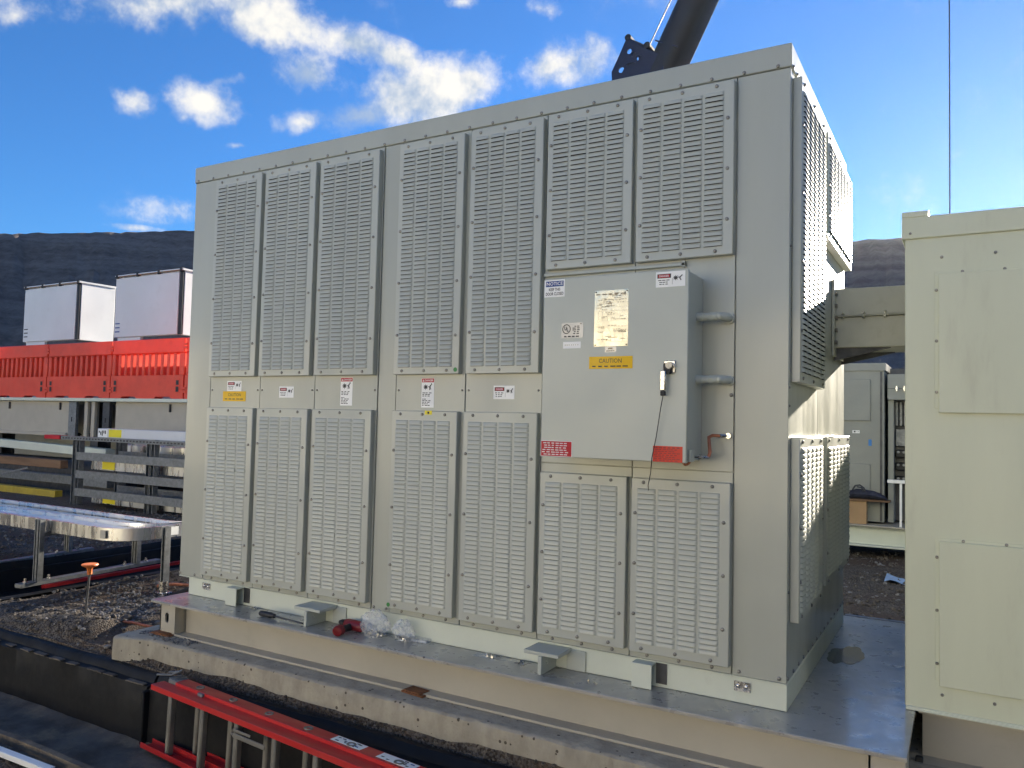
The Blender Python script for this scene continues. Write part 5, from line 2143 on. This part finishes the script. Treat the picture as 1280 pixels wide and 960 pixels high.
def make_rack():
    t = thing('strut_rack', 'galvanised strut storage rack holding long aluminium bus bars', 'storage rack', (-10.5, 4, -.3))
    rails = [.765, .49, .20, -.08]
    for x in (-11.80, -9.92, -8.04):
        for dx in (0, .105):
            b = MB()
            strut(b, x+dx, 4.0, -.34, .78 if x < -11 or dx == 0 else .80, .085)
            b.build('post', 'galv', t)
            b = MB()
            strut(b, x+dx, 4.75, -.34, .76, .085)
            b.build('post', 'galv', t)
    for k, z in enumerate(rails):
        for y in (4.0, 4.72):
            b = MB()
            x0 = -12.16 if k == 0 else -11.62
            if k == 0:
                b.box(x0, -7.7, y-.06, y+.06, z+.018, z+.03)
                b.box(x0, -7.7, y-.06, y-.05, z-.03, z+.018)
                for i in range(56):
                    xx = x0+.05+.08*i
                    b.box(xx, xx+.045, y-.0615, y-.0602, z-.012, z+.010, 0, 1)
            else:
                b.box(x0, -7.7, y-.115, y-.105, z-.06, z+.06)
                b.box(x0, -7.7, y-.105, y-.07, z+.05, z+.06)
                b.box(x0, -7.7, y-.105, y-.07, z-.06, z-.05)
            b.build('shelf_rail', ['galv', 'dark'], t)
    b = MB()
    b.box(-12.62, -12.18, 3.93, 4.07, .735, .80, .004)
    o = b.build('red_tag_bar', 'red_ink', t)
    o['label'] = 'red painted rail end'
    # long bars stored on the rack
    for k, (z, h, x0, lab) in enumerate(((.86, .15, -11.42, 'long pale aluminium bus bar box on the top of the rack'), (.345, .15, -11.55, 'long aluminium bus bar box on the upper shelf of the rack'),
                                         (-.20, .12, -11.50, 'long aluminium bus bar box on the lowest shelf of the rack'))):
        tt = thing('bus_bar_box', lab, 'bus bar', (x0, 4.35, z-h/2), 'aluminium bus bars stored on the rack')
        b = MB()
        b.box(x0, -7.5, 4.10, 4.28, z-h/2, z+h/2, .006)
        b.build('casing', 'alu' if k else 'white_cab', tt)
        b = MB()
        b.box(x0+.30, x0+.62, 4.0965, 4.0995, z-h*.38, z+h*.42)
        b.build('yellow_label', 'yellow2', tt)
        if k == 0:
            b = MB()
            b.box(x0+.02, x0+.26, 4.0965, 4.0995, z-h*.42, z+h*.42, 0, 0)
            for i in range(5):
                b.box(x0+.04+.04*i, x0+.065+.04*i, 4.0945, 4.096, z+random.uniform(-.3, .1)*h, z+random.uniform(.15, .35)*h, 0, 1)
            b.build('white_label', ['white', 'ink'], tt)
    # more stock behind
    for k, (z, y, x0, x1, m, lab) in enumerate(((.58, 5.0, -12.0, -8.0, 'alu', 'bright flat aluminium sheet lying behind the upper rack rail'), (.13, 5.05, -11.8, -8.2, 'alu', 'crinkled shiny aluminium duct behind the middle rack rail'),
                                                (-.28, 5.0, -11.9, -8.4, 'blue_tape', 'blue wrapped bundle behind the lowest rack shelf'))):
        b = MB()
        n = 40
        pr = []
        for i in range(n+1):
            pr.append((x0+(x1-x0)*i/n, .012*math.sin(i*2.1)+.01*fbm(i, k, 1)))
        vs = []
        for x, w in pr:
            for y_, z_ in ((y, z-.07), (y+w, z-.02), (y+w, z+.05), (y+.03, z+.075), (y+.3, z+.075)):
                vs.append((x, y_, z_))
        b.add(vs, [(i*5+j, (i+1)*5+j, (i+1)*5+j+1, i*5+j+1) for i in range(n) for j in range(4)])
        o = b.build(('aluminium_sheet', 'aluminium_duct', 'blue_bundle')[k], m)
        tag(o, lab, ('aluminium sheet', 'duct', 'bundle')[k])
    b = MB()
    for (p, q_) in (((-11.2, 5.1, .70), (-10.3, 5.1, .62)), ((-10.3, 5.1, .62), (-9.7, 5.12, .60)), ((-11.0, 5.1, .60), (-10.2, 5.15, .72)), ((-9.6, 5.1, .6), (-9.3, 5.12, .75))):
        p, q_ = Vector(p), Vector(q_)
        b.tube([p, p.lerp(q_, .5)+Vector((0, 0, -.04)), q_], .018, 6)
    o = b.build('cable_bundle', 'dark')
    tag(o, 'tangle of black cables behind the top of the rack', 'cables')
make_rack()

def make_stock():
    # timber, beams and clutter left of the rack
    def beam(nm, m, x0, x1, y, z0, z1, lab, cat, d=.14, slope=0.0):
        b = MB()
        b.T = Matrix.Translation((x1, y, (z0+z1)/2)) @ Matrix.Rotation(slope, 4, 'Y')
        b.box(x0-x1, 0, -d/2, d/2, -(z1-z0)/2, (z1-z0)/2, .006)
        o = b.build(nm, m)
        tag(o, lab, cat)
    beam('timber_beam', 'timber', -17, -13.06, 4.55, .19, .335, 'long brown timber beam on the stack left of the rack', 'timber')
    beam('yellow_beam', 'ochre', -17, -13.10, 4.5, -.33, -.195, 'dull yellow steel beam low on the stack left of the rack', 'steel beam')
    beam('timber_sleeper', 'timber', -17, -12.8, 4.6, -.50, -.34, 'dark timber sleeper under the yellow beam', 'timber')
    beam('grey_beam', 'galv', -17, -12.4, 5.0, -.14, .02, 'dull grey steel channel between the timber and the yellow beam', 'steel beam')
    beam('pale_beam', 'cream', -18.5, -12.9, 5.3, .36, .52, 'pale painted steel beam sloping behind the timber beam', 'steel beam', .2, R(1.2))
    b = MB()
    b.bar((-15.0, 4.45, -.02), (-14.0, 4.45, .16), .03, .03)
    b.bar((-15.2, 4.45, -.02), (-15.0, 4.45, -.02), .03, .03)
    o = b.build('bent_pipe', 'galv')
    tag(o, 'thin bent galvanised pipe under the timber beam', 'pipe')
    b = MB()
    b.box(-17, -12.5, 5.15, 5.6, -.48, .28, .01)
    o = b.build('dark_crate', 'steel_dark')
    tag(o, 'long dark crate behind the timber and beams', 'crate')
    for i in range(7):
        b = MB()
        x = -16.9+.42*i
        b.cyl((x, 6.6, .58), (x, 6.6, .73), .035, n=8)
        b.cyl((x, 6.6, .68), (x, 6.6, .71), .06, n=8)
        o = b.build('hanging_bolt', 'dark')
        tag(o, ('leftmost', 'second', 'third', 'fourth', 'fifth', 'sixth', 'rightmost')[i] + (' of the' if i in (0, 6) else ' from the left of the') + ' seven black rod ends below the raised platform', 'rod', 'rod ends below the raised platform')
make_stock()

def make_platform():
    t = thing('raised_platform', 'raised beige steel platform carrying red barriers', 'steel platform', (-15, 6.5, .6))
    for x0, x1 in ((-26, -14.28), (-12.86, -6)):
        b = MB()
        b.box(x0, x1, 5.34, 5.36, .78, 1.385)
        b.build('web_plate', 'skid', t)
        b = MB()
        b.box(x0, x1, 5.26, 5.44, .715, .778, .004)
        b.build('bottom_flange', 'skid', t)
        for xs in ((-16.4, -14.6) if x1 < -14 else (-11.3,)):
            q = MB()
            q.box(xs-.008, xs+.008, 5.30, 5.3385, 1.22, 1.36)
            q.build('stiffener', 'steel_dark', t)
    b = MB()
    b.box(-26, -6, 5.22, 9.5, 1.39, 1.452, .006)
    b.build('deck', 'cream', t)
    for x, w, m in ((-14.16, .24, 'galv'), (-13.72, .10, 'skid'), (-13.50, .10, 'skid'), (-13.10, .20, 'steel_dark')):
        b = MB()
        b.box(x-w/2, x+w/2, 5.30, 5.36, .72, 1.386, .004)
        if w > .15:
            b.box(x-.02, x+.01, 5.298, 5.2995, 1.0, 1.09, 0, 1)
        b.build('splice_plate', [m, 'hole_shade'], t)
    for x in (-22, -17.3, -13.9, -9.5):
        b = MB()
        b.box(x-.12, x+.12, 5.6, 5.62, -.35, 1.38)
        b.box(x-.12, x+.12, 5.85, 5.87, -.35, 1.38)
        b.box(x-.008, x+.008, 5.62, 5.85, -.35, 1.38)
        b.build('column', 'steel_dark', t)
    b = MB()
    b.box(-26, -6, 9.0, 9.2, -.35, 1.38)
    b.build('rear_wall', 'module', t)
make_platform()

def make_barriers():
    W, H, D = 2.03, 1.055, .16
    def build(x, lab):
        t = thing('plastic_barrier', lab, 'barrier', (x, 5.36, 1.452), 'red plastic barriers on the raised platform')
        y0, y1, z = 5.28, 5.28+D, 1.455
        b = MB()
        # lower body with notched foot
        foot = [(x-W/2, z+.41), (x-W/2, z), (x-.72, z), (x-.66, z+.035), (x-.30, z+.035), (x-.24, z), (x+.24, z), (x+.30, z+.035), (x+.66, z+.035), (x+.72, z), (x+W/2, z), (x+W/2, z+.41)]
        b.prism(foot, 'y', y0, y1)
        b.build('lower_body', 'barrier', t)
        b = MB()
        b.box(x-W/2, x+W/2, y0+.002, y1-.002, z+.80, z+H, .014)
        b.build('upper_body', 'barrier', t)
        n = 11
        for i in range(n+1):
            xc = x-W/2+.07+(W-.14)*i/n
            w = .058 if 0 < i < n else .07
            b = MB()
            b.box(xc-w, xc+(.022 if i < n else .07), y0+.012, y1-.012, z+.412, z+.799, .01)
            b.build('bar', 'barrier', t)
        # hinge lugs and corner sockets
        for s in (-1, 1):
            for k, dz in enumerate((.10, .16, .86, .92)):
                q = MB()
                xx = x+s*(W/2-.01)
                q.box(xx-.035, xx+.035, y0-.014, y0-.0005, z+dz, z+dz+.045, .005)
                q.build('hinge_lug', 'barrier', t)
            q = MB()
            xx = x+s*(W/2-.14)
            q.box(xx-.055, xx+.055, y0-.007, y0-.0005, z+.10, z+.345, .005, 0)
            q.box(xx-.035, xx+.035, y0-.009, y0-.0072, z+.12, z+.21, 0, 1)
            q.box(xx-.035, xx+.035, y0-.009, y0-.0072, z+.24, z+.32, 0, 1)
            q.build('corner_socket', ['barrier', 'dark'], t)
        return t
    labs = ['red plastic barrier at the left picture edge', 'red plastic barrier in front of the left white roof unit', 'red plastic barrier between the two white roof units',
            'red plastic barrier nearest the louvred cabinet', 'red plastic barrier mostly hidden behind the louvred cabinet']
    xs = [-18.15, -16.08, -14.01, -11.95, -9.88]
    r0 = build(xs[0], labs[0])
    for x, l in zip(xs[1:], labs[1:]):
        copy_thing(r0, (x, 5.36, 1.452), l)
make_barriers()

def make_roof_units():
    t = thing('added_gantry', 'added open steel gantry, unseen behind the red barriers under the white units', 'gantry', (-16, 8.0, 1.45))  # added support, kept open so sun reaches the barriers from behind
    b = MB()
    b.box(-20, -12.5, 6.95, 8.0, 2.64, 2.72, .01)
    b.build('top_plate', 'module', t)
    b = MB()
    b.box(-20, -9.5, 7.2, 7.25, 1.4535, 2.48, .005)  # unseen wall added to keep sun off the lower backs of the barriers
    b.build('shade_wall', 'module', t)
    for x in (-19.6, -17.2, -15.2, -12.9):
        for y in (7.05, 7.85):
            b = MB()
            b.box(x-.06, x+.06, y-.06, y+.06, 1.4535, 2.639, .004)
            b.build('leg', 'module', t)
    def unit(x0, x1, y0, y1, z0, z1, lab):
        t = thing('roof_unit', lab, 'cabinet', ((x0+x1)/2, y0+.4, z0-.1), 'white units on the steel gantry')
        b = MB()
        b.box(x0+.02, x1-.005, y0+.05, y1, z0, z1-.03, .01)
        b.build('body', 'white_cab', t)
        b = MB()
        b.box(x0, x1-.13, y0, y0+.048, z0+.01, z1-.05, .008)
        d = b.build('door', 'white_cab', t)
        for k in range(3):
            q = MB()
            q.box(x0+.04, x0+.20, y0-.003, y0-.0005, z0+.12+.09*k, z0+.145+.09*k)
            q.build('label_line', 'blue_ink' if x0 > -16 else 'steel_dark', d)
        b = MB()
        b.box(x1-.115, x1-.01, y0+.012, y0+.048, z0+.01, z1-.06)
        b.build('door_gasket', 'dark', t)
        b = MB()
        b.box(x0-.02, x1+.02, y0-.02, y1+.02, z1-.03, z1+.012, .004)
        top = b.build('roof_sheet', 'white_cab', t)
        b = MB()
        b.box(x0-.01, x1, y0-.024, y0-.0205, z1-.035, z1-.012)
        b.build('drip_edge', 'timber', top)
        for k in range(4):
            q = MB()
            xx = x0+.05+(x1-x0-.1)*k/3
            q.box(xx-.035, xx+.035, y0-.03, y0+.05, z1-.06, z1+.03, .004)
            q.build('lifting_eye', 'dark', t)
        b = MB()
        b.box(x0+.1, x0+.9, y0+.03, y1-.05, z0-.10, z0-.002)
        b.box(x0+1.0, x1-.05, y0+.03, y1-.05, z0-.10, z0-.002, 0, 1)
        b.build('plinth', ['white_cab', 'steel_dark'], t)
        return t
    unit(-19.22, -16.96, 7.0, 7.88, 2.84, 4.185, 'left of the two white box units above the red barriers')
    unit(-15.60, -13.34, 7.0, 7.88, 2.83, 4.20, 'white box unit above the red barriers, nearest the louvred cabinet')
make_roof_units()

# ================================================================== ADDED FILL ROW BEHIND THE CAMERA
def make_fill_row():
    """unseen equipment houses added across the yard; they throw warm sunlight back onto the shaded fronts"""
    for i, (x, lab) in enumerate(((-24, 'unseen pale equipment house added across the yard, first of the row'), (-11.5, 'unseen pale equipment house added across the yard, second of the row'),
                                  (1, 'unseen pale equipment house added across the yard, third of the row'), (13.5, 'unseen pale equipment house added across the yard, last of the row'))):
        t = thing('added_house', lab, 'equipment house', (x, -17, -.7), 'added equipment houses around the yard')
        b = MB()
        b.box(x-5.8, x+5.8, -20, -16, -.69, 3.7, .03)
        b.build('wall', 'house', t)
        b = MB()
        b.box(x-5.9, x+5.9, -20.1, -15.9, 3.7, 3.86, .02)
        b.build('roof', 'house', t)
        for k in range(4):
            q = MB()
            xx = x-4.3+2.8*k
            q.box(xx-.5, xx+.5, -15.995, -15.95, -.5, 1.7, .01)
            q.build('door', 'neigh', t)
make_fill_row()

def make_shade_house():  # unseen house added to darken the faces turned to the right
    t = thing('added_house', 'unseen grey equipment house added to the right of the yard for shade', 'equipment house', (6.5, -6, -.7), 'added equipment houses around the yard')
    b = MB()
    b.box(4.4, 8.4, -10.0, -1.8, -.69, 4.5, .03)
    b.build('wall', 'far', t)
    b = MB()
    b.box(4.3, 8.5, -10.1, -1.7, 4.5, 4.65, .02)
    b.build('roof', 'module', t)
    for y in (-8.6, -6.2, -3.4):
        q = MB()
        q.box(4.36, 4.395, y-.5, y+.5, -.5, 1.7, .01)
        q.build('door', 'far', t)
make_shade_house()

# ================================================================== ADDED GLARE VEIL
def make_glare_haze():
    b = MB()
    b.box(-1300, 1300, -1300, 1300, -3.0, 34.0)
    m = bpy.data.materials.new('added_glare_haze')
    m.use_nodes = True
    nt = m.node_tree
    for n in list(nt.nodes):
        nt.nodes.remove(n)
    v = nt.nodes.new('ShaderNodeVolumePrincipled')
    v.inputs['Color'].default_value = (.97, .95, .92, 1)
    v.inputs['Density'].default_value = .00009  # volume added to veil the sun-side hill the way lens glare does
    v.inputs['Anisotropy'].default_value = .7
    o = nt.nodes.new('ShaderNodeOutputMaterial')
    nt.links.new(v.outputs[0], o.inputs['Volume'])
    M['glare_haze'] = m
    h = b.build('glare_haze', 'glare_haze', None, smooth=False, kind='stuff')
make_glare_haze()
